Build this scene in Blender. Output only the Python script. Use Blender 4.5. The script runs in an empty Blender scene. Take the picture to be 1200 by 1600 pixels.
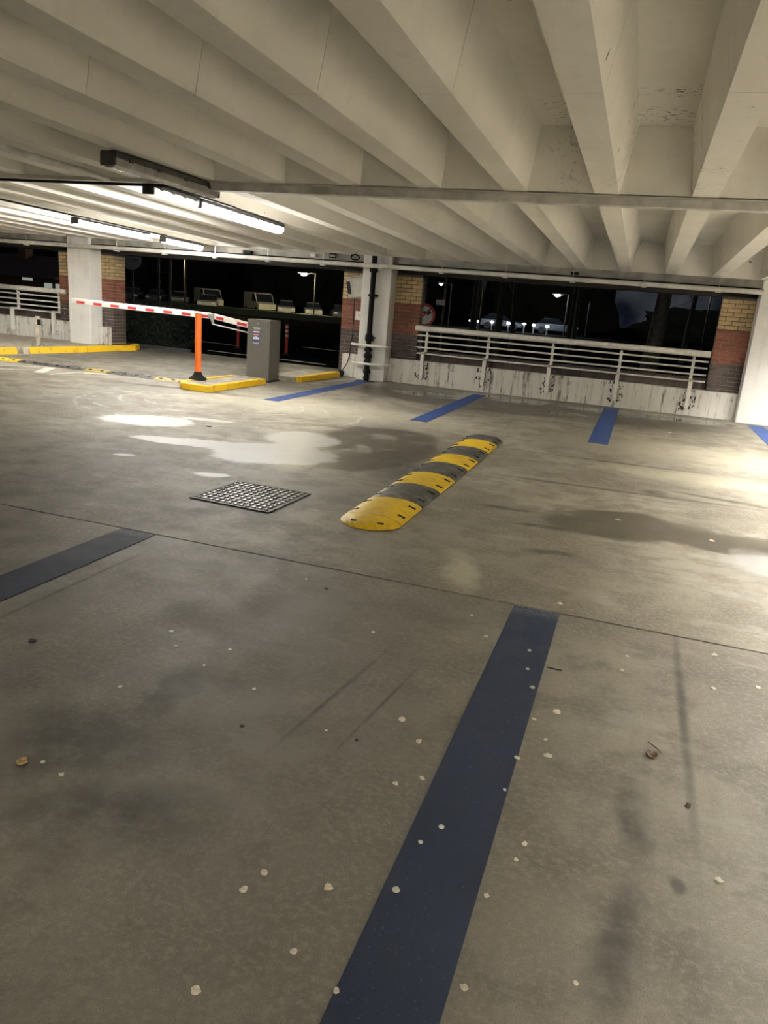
import bpy, bmesh, math, random
from mathutils import Vector, Matrix
random.seed(7)
S = bpy.context.scene
C = S.collection
PI = math.pi

# ------------------------------------------------------------------ camera
cam_d = bpy.data.cameras.new('camera'); cam = bpy.data.objects.new('camera', cam_d); C.objects.link(cam)
cam_d.sensor_fit = 'VERTICAL'; cam_d.sensor_height = 36.0; cam_d.lens = 26.231
cam_d.clip_start = 0.05; cam_d.clip_end = 600
_yaw, _pitch, _roll = math.radians(-17.492), math.radians(15.590), math.radians(4.6988)
_f = Vector((math.sin(_yaw)*math.cos(_pitch), math.cos(_yaw)*math.cos(_pitch), -math.sin(_pitch)))
_r = Vector((math.cos(_yaw), -math.sin(_yaw), 0)); _u = _r.cross(_f)
_r2 = _r*math.cos(_roll) + _u*math.sin(_roll); _u2 = _u*math.cos(_roll) - _r*math.sin(_roll)
M3 = Matrix((_r2, _u2, -_f)).transposed()
cam.matrix_world = Matrix.Translation((0, 0, 1.55)) @ M3.to_4x4()
S.camera = cam

# ------------------------------------------------------------------ world: overcast night sky
wd = bpy.data.worlds.new('night_sky'); S.world = wd; wd.use_nodes = True
wt = wd.node_tree; wt.nodes.clear()
wo = wt.nodes.new('ShaderNodeOutputWorld'); bg = wt.nodes.new('ShaderNodeBackground')
wc = wt.nodes.new('ShaderNodeTexCoord'); wn = wt.nodes.new('ShaderNodeTexNoise'); wr = wt.nodes.new('ShaderNodeValToRGB')
wn.inputs['Scale'].default_value = 9; wn.inputs['Detail'].default_value = 6
wr.color_ramp.elements[0].position = .38; wr.color_ramp.elements[0].color = (.0015, .0020, .0034, 1)
wr.color_ramp.elements[1].position = .68; wr.color_ramp.elements[1].color = (.022, .024, .027, 1)
wt.links.new(wc.outputs['Generated'], wn.inputs['Vector']); wt.links.new(wn.outputs['Fac'], wr.inputs['Fac'])
wt.links.new(wr.outputs['Color'], bg.inputs['Color']); wt.links.new(bg.outputs[0], wo.inputs[0])
bg.inputs['Strength'].default_value = 1.0

# ------------------------------------------------------------------ exposure
S.view_settings.view_transform = 'Standard'; S.view_settings.look = 'None'
S.view_settings.gamma = 1; S.view_settings.use_curve_mapping = False
S.view_settings.exposure = 1.52
S.cycles.adaptive_threshold = 0.035
S.cycles.max_bounces = 6; S.cycles.diffuse_bounces = 4; S.cycles.glossy_bounces = 3; S.cycles.caustics_reflective = False; S.cycles.caustics_refractive = False
FILL_LAMP = 150.0            # strength of the fill battens added out of view

# ------------------------------------------------------------------ node material helpers
class NT:
    def __init__(s, name):
        s.m = bpy.data.materials.new(name); s.m.use_nodes = True
        s.t = s.m.node_tree; s.t.nodes.clear()
        s.out = s.t.nodes.new('ShaderNodeOutputMaterial'); s.b = s.t.nodes.new('ShaderNodeBsdfPrincipled')
        s.t.links.new(s.b.outputs[0], s.out.inputs[0])
        s.tc = s.t.nodes.new('ShaderNodeTexCoord')
    def lk(s, sock, v):
        if isinstance(v, bpy.types.NodeSocket): s.t.links.new(v, sock)
        elif isinstance(v, (tuple, list)) and len(v) == 3 and sock.type == 'RGBA': sock.default_value = (*v, 1)
        else: sock.default_value = v
    def n(s, typ, **kw):
        return s.t.nodes.new(typ)
    def math(s, op, a, b=0.0, clamp=False):
        q = s.n('ShaderNodeMath'); q.operation = op; q.use_clamp = clamp
        s.lk(q.inputs[0], a); s.lk(q.inputs[1], b); return q.outputs[0]
    def noise(s, vec, scale, detail=4, rough=.55, dist=0.0, col=False):
        q = s.n('ShaderNodeTexNoise'); s.lk(q.inputs['Vector'], vec); q.inputs['Scale'].default_value = scale
        q.inputs['Detail'].default_value = detail; q.inputs['Roughness'].default_value = rough; q.inputs['Distortion'].default_value = dist
        return q.outputs['Color'] if col else q.outputs['Fac']
    def map(s, vec, loc=(0,0,0), rot=(0,0,0), sc=(1,1,1), typ='POINT'):
        q = s.n('ShaderNodeMapping'); q.vector_type = typ; s.lk(q.inputs['Vector'], vec)
        q.inputs['Location'].default_value = loc; q.inputs['Rotation'].default_value = rot; q.inputs['Scale'].default_value = sc
        return q.outputs[0]
    def rng(s, v, a, b, c=0.0, d=1.0, smooth=True):
        q = s.n('ShaderNodeMapRange'); q.interpolation_type = 'SMOOTHSTEP' if smooth else 'LINEAR'
        s.lk(q.inputs['Value'], v); q.inputs['From Min'].default_value = a; q.inputs['From Max'].default_value = b
        q.inputs['To Min'].default_value = c; q.inputs['To Max'].default_value = d; return q.outputs[0]
    def mix(s, f, a, b, mode='MIX'):
        q = s.n('ShaderNodeMix'); q.data_type = 'RGBA'; q.blend_type = mode
        s.lk(q.inputs[0], f); s.lk(q.inputs[6], a); s.lk(q.inputs[7], b); return q.outputs[2]
    def vadd(s, a, b, sc):
        q = s.n('ShaderNodeVectorMath'); q.operation = 'MULTIPLY_ADD'
        s.lk(q.inputs[0], a); q.inputs[1].default_value = sc; s.lk(q.inputs[2], b); return q.outputs[0]
    def ell(s, vec, cx, cy, rx, ry, ang=0, soft=.3):
        p = s.map(vec, (cx, cy, 0), (0, 0, ang), (rx, ry, 1e4), 'TEXTURE')
        q = s.n('ShaderNodeVectorMath'); q.operation = 'LENGTH'; s.lk(q.inputs[0], p)
        return s.rng(q.outputs['Value'], 1+soft, 1-soft)
    def mx(s, ls):
        r = ls[0]
        for x in ls[1:]: r = s.math('MAXIMUM', r, x)
        return r
    def bump(s, h, strength=.3, dist=.01):
        q = s.n('ShaderNodeBump'); q.inputs['Strength'].default_value = strength; q.inputs['Distance'].default_value = dist
        s.lk(q.inputs['Height'], h); s.t.links.new(q.outputs[0], s.b.inputs['Normal'])
    def set(s, **kw):
        for k, v in kw.items(): s.lk(s.b.inputs[k.replace('_', ' ')], v)

def simple(name, col, rough=.5, metal=0.0, var=.15, scale=12, bump=0.0, rand=0.0, spec=None):
    n = NT(name); o = n.tc.outputs['Object']
    f = n.noise(o, scale, 5)
    dark = tuple(c*(1-var) for c in col); lite = tuple(min(1, c*(1+var)) for c in col)
    c = n.mix(n.rng(f, .3, .7), dark, lite)
    if rand:
        oi = n.n('ShaderNodeObjectInfo'); v = n.math('MULTIPLY_ADD', oi.outputs['Random'], rand*2); v.node.inputs[2].default_value = 1-rand
        h = n.n('ShaderNodeHueSaturation'); n.lk(h.inputs['Value'], v); n.lk(h.inputs['Color'], c); c = h.outputs[0]
    n.set(Base_Color=c, Roughness=n.rng(f, .2, .8, max(0, rough-.08), min(1, rough+.08)), Metallic=metal)
    if spec is not None: n.b.inputs['Specular IOR Level'].default_value = spec
    if bump: n.bump(n.noise(o, scale*6, 4), bump, .004)
    return n.m

def emit(name, col, strength):
    n = NT(name); n.set(Base_Color=(.8, .8, .8), Emission_Color=col, Emission_Strength=strength, Roughness=.4)
    return n.m

# floor concrete --------------------------------------------------------------------
def mat_floor(zone):
    n = NT('floor_concrete_'+zone); o = n.tc.outputs['Object']
    warp = n.noise(o, 1.6, 6, .68, col=True); p = n.vadd(warp, o, (.55, .55, 0)); p = n.map(p, (-.275, -.275, 0))
    warp2 = n.noise(o, 5, 2, .6, col=True); p2 = n.vadd(warp2, o, (.10, .10, 0)); p2 = n.map(p2, (-.05, -.05, 0))
    big = n.noise(o, .55, 5, .62); mid = n.noise(o, 3.2, 5, .65); fine = n.noise(o, 42, 3, .7); grit = n.noise(o, 210, 2, .6)
    k = {'near': .72, 'far': .88, 'lane': .48}[zone]  # near slab toned down, its weaker light put into the colour
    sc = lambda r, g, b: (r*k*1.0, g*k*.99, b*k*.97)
    col = n.mix(n.rng(big, .40, .60), sc(.205, .184, .147), sc(.375, .347, .286))
    col = n.mix(n.math('MULTIPLY', n.rng(mid, .46, .62), .72), col, sc(.185, .165, .130))
    col = n.mix(n.math('MULTIPLY', n.rng(n.noise(n.map(o, rot=(0, 0, .5), sc=(1, 2.2, 1)), 1.5, 6, .75), .53, .66), .40), col, sc(.50, .475, .415))
    col = n.mix(n.math('MULTIPLY', n.rng(fine, .45, .65), .45), col, sc(.43, .405, .345))
    col = n.mix(n.math('MULTIPLY', n.rng(grit, .50, .68), .45), col, sc(.115, .102, .082))
    E = n.ell
    if zone != 'lane':      # oil grime plus the dimmer light at the left, painted as one patch
        left_dark = n.math('MULTIPLY', E(p, -3.6, 2.6, 3.4, 3.9, .25, .35), n.rng(n.noise(o, 1.1, 6, .7), .36, .58, .15, 1.0))
        col = n.mix(n.math('MULTIPLY', left_dark, .72), col, (.085, .076, .060))
    sep = n.n('ShaderNodeSeparateXYZ'); n.lk(sep.inputs[0], o)
    damp = wet = pond = None
    if zone == 'near':
        stn = n.noise(n.map(o, rot=(0, 0, .05), sc=(8, .5, 1)), 1.1, 4, .7)
        col = n.mix(n.math('MULTIPLY', n.rng(stn, .50, .72), .35), col, (.150, .138, .115))
        stains = [E(p, -1.62, 1.92, .28, .17, .6, .8), E(p, -1.25, 1.66, .24, .16, .2, .8), E(p, -1.55, 2.25, .07, .22, .1, .7),
              E(o, -.95, 2.58, .010, .36, -.13, .8), E(o, -.755, 2.57, .008, .32, -.12, .8), E(o, .41, 3.2, .018, .75, 0, .8),
              E(p2, .22, 2.25, .045, .20, .05, .7), E(p2, .19, 1.72, .05, .22, -.1, .7), E(p2, .34, 2.0, .022, .03, 0, .5), E(o, -2.62, 2.9, .012, .6, 0, .7)]
    elif zone == 'far':
        # tyre sweeps along the aisle
        st = n.noise(n.map(o, sc=(.35, 7, 1)), 1.3, 4, .7)
        aisle = n.math('MULTIPLY', n.rng(sep.outputs[1], 4.2, 5.4), n.rng(sep.outputs[1], 10.6, 9.6))
        col = n.mix(n.math('MULTIPLY', n.math('MULTIPLY', n.rng(st, .48, .68), aisle), .45), col, (.160, .148, .125))
        # the brighter sandy strip by the bays
        sand = n.mx([E(p, .9, 8.5, .9, .35, .05, .6), E(p, .9, 10.2, 1.4, .8, 0, .7), E(p, -4.5, 10.2, 2.2, .8, 0, .7), E(p, -.86, 4.3, .10, .32, .3, .7)])
        col = n.mix(n.math('MULTIPLY', sand, .55), col, (.52, .49, .38))
        # curved white scuffs in front of the barrier
        rings = []
        for cx, cy, r in ((-5.6, 9.3, .95), (-5.5, 9.1, 1.2), (-5.6, 9.35, .72), (-5.3, 9.0, 1.42)):
            q = n.n('ShaderNodeVectorMath'); q.operation = 'LENGTH'; n.lk(q.inputs[0], n.map(p2, (cx, cy, 0), (0, 0, .3), (1.35, 1, 1e4), 'TEXTURE'))
            d = n.math('ABSOLUTE', n.math('SUBTRACT', q.outputs['Value'], r)); rings.append(n.rng(d, .030, .0))
        ring = n.math('MULTIPLY', n.mx(rings), n.rng(n.noise(o, 1.9, 4, .7), .47, .56))
        col = n.mix(n.math('MULTIPLY', ring, .42), col, (.62, .60, .54))
        stains = [E(o, -.2, 8.86, 1.05, .035, .05, .7), E(o, -.1, 7.32, 1.15, .035, .05, .7), E(p2, 1.0, 7.6, .5, .05, -.2, .8),
              E(p, -3.0, 8.9, .5, .18, .3, .6), E(p2, -.55, 5.62, .22, .05, .1, .6), E(p2, -.85, 6.0, .2, .045, .1, .6), E(p2, -.35, 5.0, .15, .05, .2, .6),
              E(p2, .35, 7.5, .12, .10, .5, .6), E(p2, -2.05, 6.8, .2, .5, 0, .8), E(p, -6.8, 10.2, 1.2, .10, .1, .8), E(p, -8.3, 12.8, 1.6, .05, .35, .7)]
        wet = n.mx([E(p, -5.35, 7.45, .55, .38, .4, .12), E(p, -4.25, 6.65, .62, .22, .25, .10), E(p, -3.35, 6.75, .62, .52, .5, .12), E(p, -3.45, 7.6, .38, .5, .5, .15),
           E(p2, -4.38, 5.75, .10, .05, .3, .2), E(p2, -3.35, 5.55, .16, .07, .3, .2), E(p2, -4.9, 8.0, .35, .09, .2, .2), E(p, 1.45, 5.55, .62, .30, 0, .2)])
        pond = n.mx([E(p, -3.5, 13.4, .7, .40, 0, .2), E(p, -2.3, 14.1, 1.0, .45, 0, .2), E(p, .3, 14.0, 1.5, .45, .05, .2), E(p2, -1.0, 12.9, .35, .22, 0, .2)])
        pond = n.math('MULTIPLY', pond, n.rng(n.noise(o, 2.6, 4, .6), .40, .50))
        damp = n.mx([pond, E(p, -2.75, 7.6, .80, 1.5, -.1, .10), E(p, .05, 6.05, .55, .45, .2, .10), E(p, 1.1, 5.95, 1.2, .34, -.12, .14), E(p, -2.0, 13.3, 3.4, 1.3, 0, .15)])
        patchy = n.rng(n.noise(o, 1.7, 4, .6), .36, .46)
        damp = n.math('MAXIMUM', n.math('MULTIPLY', damp, patchy), n.math('MULTIPLY', pond, .9))
    else:
        stains = [E(p, -9.4, 15.3, 1.0, .05, .1, .7)]
    sm = n.math('MULTIPLY', n.mx(stains), n.rng(n.noise(o, 6, 4, .7), .25, .60, .35, 1.0))
    col = n.mix(n.math('MULTIPLY', sm, .90), col, (.044, .039, .031))
    rough = n.rng(mid, .3, .75, .52, .68)
    h = n.math('ADD', n.math('MULTIPLY', fine, .5), n.math('MULTIPLY', grit, .5))
    if zone == 'far':
        dd = n.math('MULTIPLY', damp, n.math('SUBTRACT', 1.0, wet))
        col = n.mix(n.math('MULTIPLY', dd, .86), col, (.080, .069, .052))
        col = n.mix(n.math('MULTIPLY', wet, .75), col, (.37, .37, .365))  # pale tone paints the lamp reflection onto the puddle
        rough = n.mix(n.math('MULTIPLY', damp, .8), rough, (.26, .26, .26))
        rough = n.mix(wet, rough, (.42, .42, .42))
        n.set(Specular_IOR_Level=n.math('MULTIPLY_ADD', wet, .65)); n.b.inputs['Specular IOR Level'].links[0].from_node.inputs[2].default_value = .35
        rough = n.mix(pond, rough, (.07, .07, .07))
        h = n.math('MULTIPLY', h, n.math('SUBTRACT', 1.0, n.math('MULTIPLY', n.math('MAXIMUM', n.math('MULTIPLY', wet, .6), pond), .93)))
    n.set(Base_Color=col, Roughness=rough)
    n.bump(h, .35, .006)
    return n.m

# painted ceiling concrete ----------------------------------------------------------
def mat_ceiling():
    n = NT('ceiling_paint'); o = n.n('ShaderNodeNewGeometry').outputs['Position']
    f = n.noise(o, .9, 5); g = n.noise(o, 9, 5, .6)
    col = n.mix(n.rng(f, .3, .7), (.79, .765, .695), (.87, .845, .775))
    col = n.mix(n.math('MULTIPLY', n.rng(g, .52, .8), .35), col, (.68, .65, .57))
    # mould blooms beside the cross beams
    p = n.vadd(n.noise(o, 4, 5, .65, col=True), o, (.35, .35, .2)); p = n.map(p, (-.175, -.175, -.1))
    E = n.ell
    m = n.mx([E(p, -.80, 6.45, .14, .40, 0, .8), E(p, -.08, 6.5, .34, .20, 0, .8), E(p, .05, 5.9, .32, .10, 0, .8), E(p, -.35, 13.9, .30, .35, 0, .8), E(p, .45, 13.8, .30, .4, 0, .8), E(p, .95, 13.3, .22, .5, 0, .8), E(p, -1.2, 13.9, .2, .2, 0, .8)])
    sp = n.rng(n.noise(n.map(o, sc=(1, 1.6, 1)), 17, 4, .75), .54, .64)
    col = n.mix(n.math('MULTIPLY', n.math('MULTIPLY', m, sp), .95), col, (.07, .06, .05))
    speck = n.rng(n.noise(o, 7.5, 1, .5), .795, .83)
    col = n.mix(n.math('MULTIPLY', speck, .8), col, (.10, .085, .07))
    n.set(Base_Color=col, Roughness=.8)
    n.bump(n.noise(o, 60, 4), .12, .004)
    return n.m

# white paint with dirt runs --------------------------------------------------------
def mat_dirty_white(name, amount=.75, base=(.70, .68, .62)):
    n = NT(name); o = n.tc.outputs['Object']
    run = n.noise(n.map(o, sc=(9, 9, .8)), 1.0, 5, .7); blot = n.noise(o, 5, 6, .7); fine = n.noise(o, 40, 4)
    col = n.mix(n.rng(n.noise(o, 2, 4), .3, .7), tuple(c*.92 for c in base), base)
    col = n.mix(n.math('MULTIPLY', n.rng(run, .47, .68), amount*.8), col, (.30, .26, .20))
    col = n.mix(n.math('MULTIPLY', n.rng(n.math('ADD', n.math('MULTIPLY', run, .6), n.math('MULTIPLY', blot, .5)), .575, .68), amount), col, (.055, .045, .035))
    n.set(Base_Color=col, Roughness=.6); n.bump(fine, .25, .004)
    return n.m

def mat_blue(name, c1, c2):
    n = NT(name); o = n.tc.outputs['Object']
    f = n.noise(o, 5, 6, .65); g = n.noise(o, 120, 3)
    col = n.mix(n.rng(f, .35, .75), c1, c2)
    col = n.mix(n.math('MULTIPLY', n.rng(g, .62, .8), .5), col, (.13, .16, .24))
    sep = n.n('ShaderNodeSeparateXYZ'); n.lk(sep.inputs[0], o)      # scuffed, speckled end of the stripe
    end = n.math('MULTIPLY', n.rng(n.math('ABSOLUTE', sep.outputs[1]), 2.10, 2.20), n.rng(n.noise(o, 90, 3, .7), .40, .62))
    col = n.mix(n.math('MULTIPLY', end, .40), col, (.20, .21, .24))
    n.set(Base_Color=col, Roughness=n.rng(f, .3, .7, .55, .72), Specular_IOR_Level=.25); n.bump(g, .15, .003)
    return n.m

def mat_kerb(name, col=(.78, .48, .006)):
    n = NT(name); o = n.tc.outputs['Object']
    w = n.rng(n.noise(o, 7, 6, .7), .54, .68); f = n.noise(o, 60, 4)
    c = n.mix(n.math('MULTIPLY', w, .7), col, (.22, .17, .09))
    n.set(Base_Color=c, Roughness=.6); n.bump(f, .3, .004)
    return n.m

def mat_tread(name, col, dirt):
    n = NT(name); o = n.tc.outputs['Object']
    w = n.rng(n.noise(o, 10, 6, .7), .46, .68); f = n.noise(o, 70, 4)
    a = n.map(o, rot=(0, 0, PI/4)); q = n.n('ShaderNodeTexBrick'); n.lk(q.inputs['Vector'], a)
    q.inputs['Scale'].default_value = 9; q.offset = 0; q.inputs['Row Height'].default_value = .5; q.inputs['Brick Width'].default_value = .5; q.inputs['Mortar Size'].default_value = .035; q.inputs['Mortar Smooth'].default_value = .5
    c = n.mix(n.math('MULTIPLY', w, .75), col, dirt)
    c = n.mix(n.math('MULTIPLY', q.outputs['Fac'], .30), c, tuple(min(1, v*1.5+.06) for v in col))
    n.set(Base_Color=c, Roughness=.42); n.bump(n.math('ADD', n.math('MULTIPLY', q.outputs['Fac'], 1.0), n.math('MULTIPLY', f, .25)), .9, .012)
    return n.m

def mat_asphalt():
    n = NT('asphalt'); o = n.tc.outputs['Object']
    f = n.noise(o, 1.2, 6, .6); g = n.noise(o, 80, 3)
    c = n.mix(n.rng(f, .3, .7), (.006, .0058, .0055), (.012, .0115, .011))
    n.set(Base_Color=c, Roughness=1.0, Specular_IOR_Level=0.0); n.bump(g, .4, .01)
    return n.m

M = dict(
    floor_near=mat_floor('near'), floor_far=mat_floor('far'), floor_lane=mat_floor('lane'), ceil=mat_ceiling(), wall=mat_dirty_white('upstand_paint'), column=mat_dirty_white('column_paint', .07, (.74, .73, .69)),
    beam=simple('grey_beam', (.30, .285, .25), .7, var=.3, scale=4, bump=.2), lintel=simple('dark_lintel', (.030, .026, .022), .7),
    blue=mat_blue('blue_line_paint', (.035, .072, .225), (.048, .092, .275)), blue_dark=mat_blue('blue_line_paint_dark', (.016, .023, .046), (.022, .031, .058)), kerb=mat_kerb('yellow_kerb_paint'), pave=simple('island_concrete', (.33, .30, .24), .75, var=.3, scale=7, bump=.3),  # near bay lines get a darker, greyer blue than the far ones
    seal=simple('joint_seal', (.07, .065, .055), .8), trunk=simple('painted_trunking', (.60, .585, .55), .5, var=.2, scale=5), conduit=simple('white_conduit', (.62, .60, .54), .5, var=.15, scale=4),
    dark=simple('dark_cable', (.007, .0065, .006), .6, spec=.15), tray=simple('fixture_tray', (.045, .043, .04), .45), lens_off=simple('diffuser_unlit', (.36, .35, .32), .22),
    lens_fill=emit('diffuser_fill', (1, .965, .91), FILL_LAMP), lens_spill=emit('diffuser_spill_glow', (1, .96, .88), .30), lens_fill_mid=emit('diffuser_fill_mid', (1, .965, .91), FILL_LAMP*.8), lens_seen=emit('diffuser_seen', (1, .965, .91), 43.0),  # unseen fill battens, borrowed glow as emission, and visible battens turned down
    rail=simple('white_rail_paint', (.76, .74, .68), .42, var=.1, scale=15), rust=simple('rusty_plate', (.055, .040, .030), .8, var=.6, scale=30),
    b_dark=simple('brick_purple_brown', (.066, .046, .040), .7, var=.25, scale=25, bump=.3, rand=.3), b_red=simple('brick_red', (.205, .066, .036), .75, var=.25, scale=25, bump=.3, rand=.25),
    b_yel=simple('brick_buff', (.44, .32, .165), .75, var=.2, scale=25, bump=.3, rand=.18), mortar=simple('mortar', (.24, .21, .17), .9, var=.2, scale=30),
    mortar_d=simple('mortar_sooty', (.09, .078, .066), .9, var=.2, scale=30),
    cab=simple('cabinet_grey', (.125, .118, .105), .45, var=.06, scale=6), cab_d=simple('cabinet_dark_trim', (.05, .048, .045), .5),
    orange=simple('orange_plastic', (.78, .16, .022), .45, var=.08, scale=5), rubber=simple('black_rubber', (.013, .0125, .012), .8, spec=.2),
    arm=simple('arm_white', (.78, .76, .72), .35, var=.05, scale=4), red=simple('red_reflector', (.55, .03, .028), .35, var=.1), steel=simple('galvanised_steel', (.42, .42, .41), .38, .7, var=.2, scale=20),
    yel_t=mat_tread('bump_yellow', (.86, .56, .010), (.62, .37, .05)), blk_t=mat_tread('bump_black', (.060, .058, .056), (.22, .21, .195)),
    yel_w=mat_tread('bump_worn_yellow', (.42, .32, .07), (.16, .145, .11)),
    iron=simple('cast_iron_wet', (.022, .021, .02), .55, .2, var=.4, scale=40), stud=simple('worn_stud_iron', (.34, .33, .32), .34, .7, var=.35, scale=40),
    white_mark=mat_kerb('worn_white_paint', (.58, .57, .53)), petal=simple('pale_petal', (.62, .57, .47), .6, var=.2, scale=80, rand=.2), leaf=simple('brown_leaf', (.10, .058, .03), .7, var=.4, scale=60), tan=simple('tan_leaf', (.36, .24, .11), .6, var=.3, scale=60),
    grit=simple('dark_grit', (.02, .018, .016), .8), asphalt=mat_asphalt(), box=simple('white_box', (.66, .65, .60), .45, var=.08), slot=simple('black_slot', (.01, .01, .01), .5),
    lab_blue=simple('label_blue', (.045, .065, .26), .4), lab_white=simple('label_white', (.72, .72, .74), .4), lab_or=simple('label_orange', (.70, .34, .08), .4), lab_gr=simple('label_grey', (.36, .36, .37), .4),
    hedge=simple('hedge_leaf', (.006, .012, .005), .8, var=.5, scale=30), bark=simple('bark', (.085, .078, .066), .9, var=.35, scale=14), crown=simple('far_foliage', (.010, .014, .009), .9, var=.4, scale=3),
    pole=simple('grey_pole', (.10, .10, .10), .6), sign_back=simple('sign_back', (.42, .43, .45), .5), sign_w=simple('sign_white', (.62, .62, .62), .5), sign_r=simple('sign_red', (.42, .02, .02), .5), sign_k=simple('sign_black', (.01, .01, .01), .5),
    van=simple('pale_van_paint', (.56, .55, .42), .35), car1=simple('silver_paint', (.36, .36, .34), .3), car2=simple('dark_paint', (.05, .055, .07), .3), glass=simple('car_glass', (.01, .012, .014), .1), tyre=simple('tyre', (.012, .012, .012), .8),
    carlamp=simple('car_lamp', (.6, .6, .58), .15), brickfar=simple('far_brick', (.12, .07, .05), .8), rooffar=simple('far_roof', (.05, .03, .028), .8),
    warm=emit('street_lamp_warm', (1, .82, .42), 60), cool=emit('street_lamp_cool', (.75, .86, 1), 60), winlit=emit('lit_window', (.7, .75, .7), .12), kerbstone=simple('dark_kerbstone', (.06, .057, .052), .8),
)

# ------------------------------------------------------------------ mesh helpers
WL = {}      # world location of every root, so parts can be written in world coordinates
def wloc(o): return WL.get(o.name, Vector((0, 0, 0)))
class MB:
    def __init__(s): s.v = []; s.f = []
    def add(s, vs, fs):
        k = len(s.v); s.v += [tuple(v) for v in vs]; s.f += [tuple(i+k for i in f) for f in fs]; return s
    def hexa(s, p):     # 4 bottom ccw, 4 top ccw
        return s.add(p, [(3,2,1,0), (4,5,6,7), (0,1,5,4), (1,2,6,5), (2,3,7,6), (3,0,4,7)])
    def box(s, x0, x1, y0, y1, z0, z1):
        return s.hexa([(x0,y0,z0),(x1,y0,z0),(x1,y1,z0),(x0,y1,z0),(x0,y0,z1),(x1,y0,z1),(x1,y1,z1),(x0,y1,z1)])
    def cbox(s, c, hx, hy, hz, ax=None):
        ax = ax or Matrix.Identity(3); c = Vector(c)
        P = [c + ax @ Vector((a*hx, b*hy, d*hz)) for d in (-1, 1) for a, b in ((-1,-1),(1,-1),(1,1),(-1,1))]
        return s.hexa(P)
    def prism(s, poly, d, o=(0,0,0)):   # poly: list of 3D points, extruded by vector d
        n = len(poly); a = [Vector(p)+Vector(o) for p in poly]; b = [p+Vector(d) for p in a]
        fs = [tuple(range(n))[::-1], tuple(range(n, 2*n))] + [(i, (i+1) % n, n+(i+1) % n, n+i) for i in range(n)]
        return s.add(a+b, fs)
    def tube(s, pts, r, n=10, cap=True):
        pts = [Vector(p) for p in pts]; rs = r if isinstance(r, (list, tuple)) else [r]*len(pts)
        k = len(s.v); up = None
        for i, p in enumerate(pts):
            t = (pts[min(i+1, len(pts)-1)] - pts[max(i-1, 0)]).normalized()
            if up is None:
                up = t.orthogonal().normalized()
            up = (up - t*up.dot(t)).normalized(); w = t.cross(up)
            for j in range(n):
                a = 2*PI*j/n; s.v.append(tuple(p + (up*math.cos(a) + w*math.sin(a))*rs[i]))
        for i in range(len(pts)-1):
            for j in range(n):
                a = k+i*n+j; b = k+i*n+(j+1) % n; s.f.append((a, b, b+n, a+n))
        if cap:
            s.f.append(tuple(range(k, k+n))[::-1]); e = k+(len(pts)-1)*n; s.f.append(tuple(range(e, e+n)))
        return s
    def lathe(s, c, prof, n=20):   # prof: (r, z)
        c = Vector(c); return s.tube([c+Vector((0, 0, z)) for r, z in prof], [max(r, 1e-4) for r, z in prof], n)
    def disc(s, c, nrm, r, th, n=28, r2=None):
        c = Vector(c); nrm = Vector(nrm).normalized(); return s.tube([c-nrm*th/2, c+nrm*th/2], [r, r2 or r], n)
    def build(s, name, mat, parent=None, origin=None, smooth=False, bevel=0.0, seg=2):
        o0 = wloc(parent) if parent is not None else Vector(origin if origin is not None else (0, 0, 0))
        me = bpy.data.meshes.new(name); me.from_pydata([tuple(Vector(v)-o0) for v in s.v], [], s.f); me.update()
        bm = bmesh.new(); bm.from_mesh(me); bmesh.ops.recalc_face_normals(bm, faces=bm.faces)
        if bevel: 
            ed = [e for e in bm.edges if len(e.link_faces) == 2 and e.calc_face_angle(0) > .6]
            bmesh.ops.bevel(bm, geom=ed, offset=bevel, segments=seg, affect='EDGES', profile=.6, clamp_overlap=True)
        bm.to_mesh(me); bm.free()
        me.materials.append(M[mat] if isinstance(mat, str) else mat)
        if smooth:
            for p in me.polygons: p.use_smooth = True
            me.set_sharp_from_angle(angle=math.radians(38))
        o = bpy.data.objects.new(name, me); C.objects.link(o)
        if parent is not None: o.parent = parent; WL[o.name] = o0
        else: o.location = o0; WL[o.name] = o0
        return o
def tag(o, label=None, cat=None, group=None, kind=None):
    if label: o['label'] = label
    if cat: o['category'] = cat
    if group: o['group'] = group
    if kind: o['kind'] = kind
    return o
def thing(name, loc, label=None, cat=None, group=None, kind=None, rz=0):
    o = bpy.data.objects.new(name, None); C.objects.link(o); o.location = loc; o.rotation_euler = (0, 0, rz)
    o.empty_display_size = .1
    WL[o.name] = Vector(loc); return tag(o, label, cat, group, kind)
def copy_tree(o, parent=None):
    c = o.copy(); C.objects.link(c); c.parent = parent
    for ch in list(o.children): copy_tree(ch, c)
    return c
def rect(x0, x1, y0, y1, z): return [(x0,y0,z),(x1,y0,z),(x1,y1,z),(x0,y1,z)]

# ================================================================== THE SETTING
# ---- floor: two big slabs with a recessed joint, and the exit lane slab
FX0, FX1 = -26.0, 17.0
fl = thing('floor', (0, 0, 0), 'grey stained concrete parking deck floor with wet patches', 'floor', kind='structure')
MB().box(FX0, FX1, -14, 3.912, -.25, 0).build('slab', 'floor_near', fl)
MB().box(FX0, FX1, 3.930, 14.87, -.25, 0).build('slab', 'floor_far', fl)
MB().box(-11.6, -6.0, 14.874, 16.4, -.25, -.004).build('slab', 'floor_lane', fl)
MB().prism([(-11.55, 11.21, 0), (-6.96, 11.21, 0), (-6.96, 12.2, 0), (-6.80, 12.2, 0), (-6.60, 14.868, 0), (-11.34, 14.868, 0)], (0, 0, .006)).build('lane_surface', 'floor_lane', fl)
MB().box(FX0, FX1, 3.912, 3.930, -.20, -.010).build('joint_seal', 'seal', fl)
MB().box(-11.6, -6.0, 14.87, 14.874, -.20, -.010).build('joint_seal', 'seal', fl)

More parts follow.
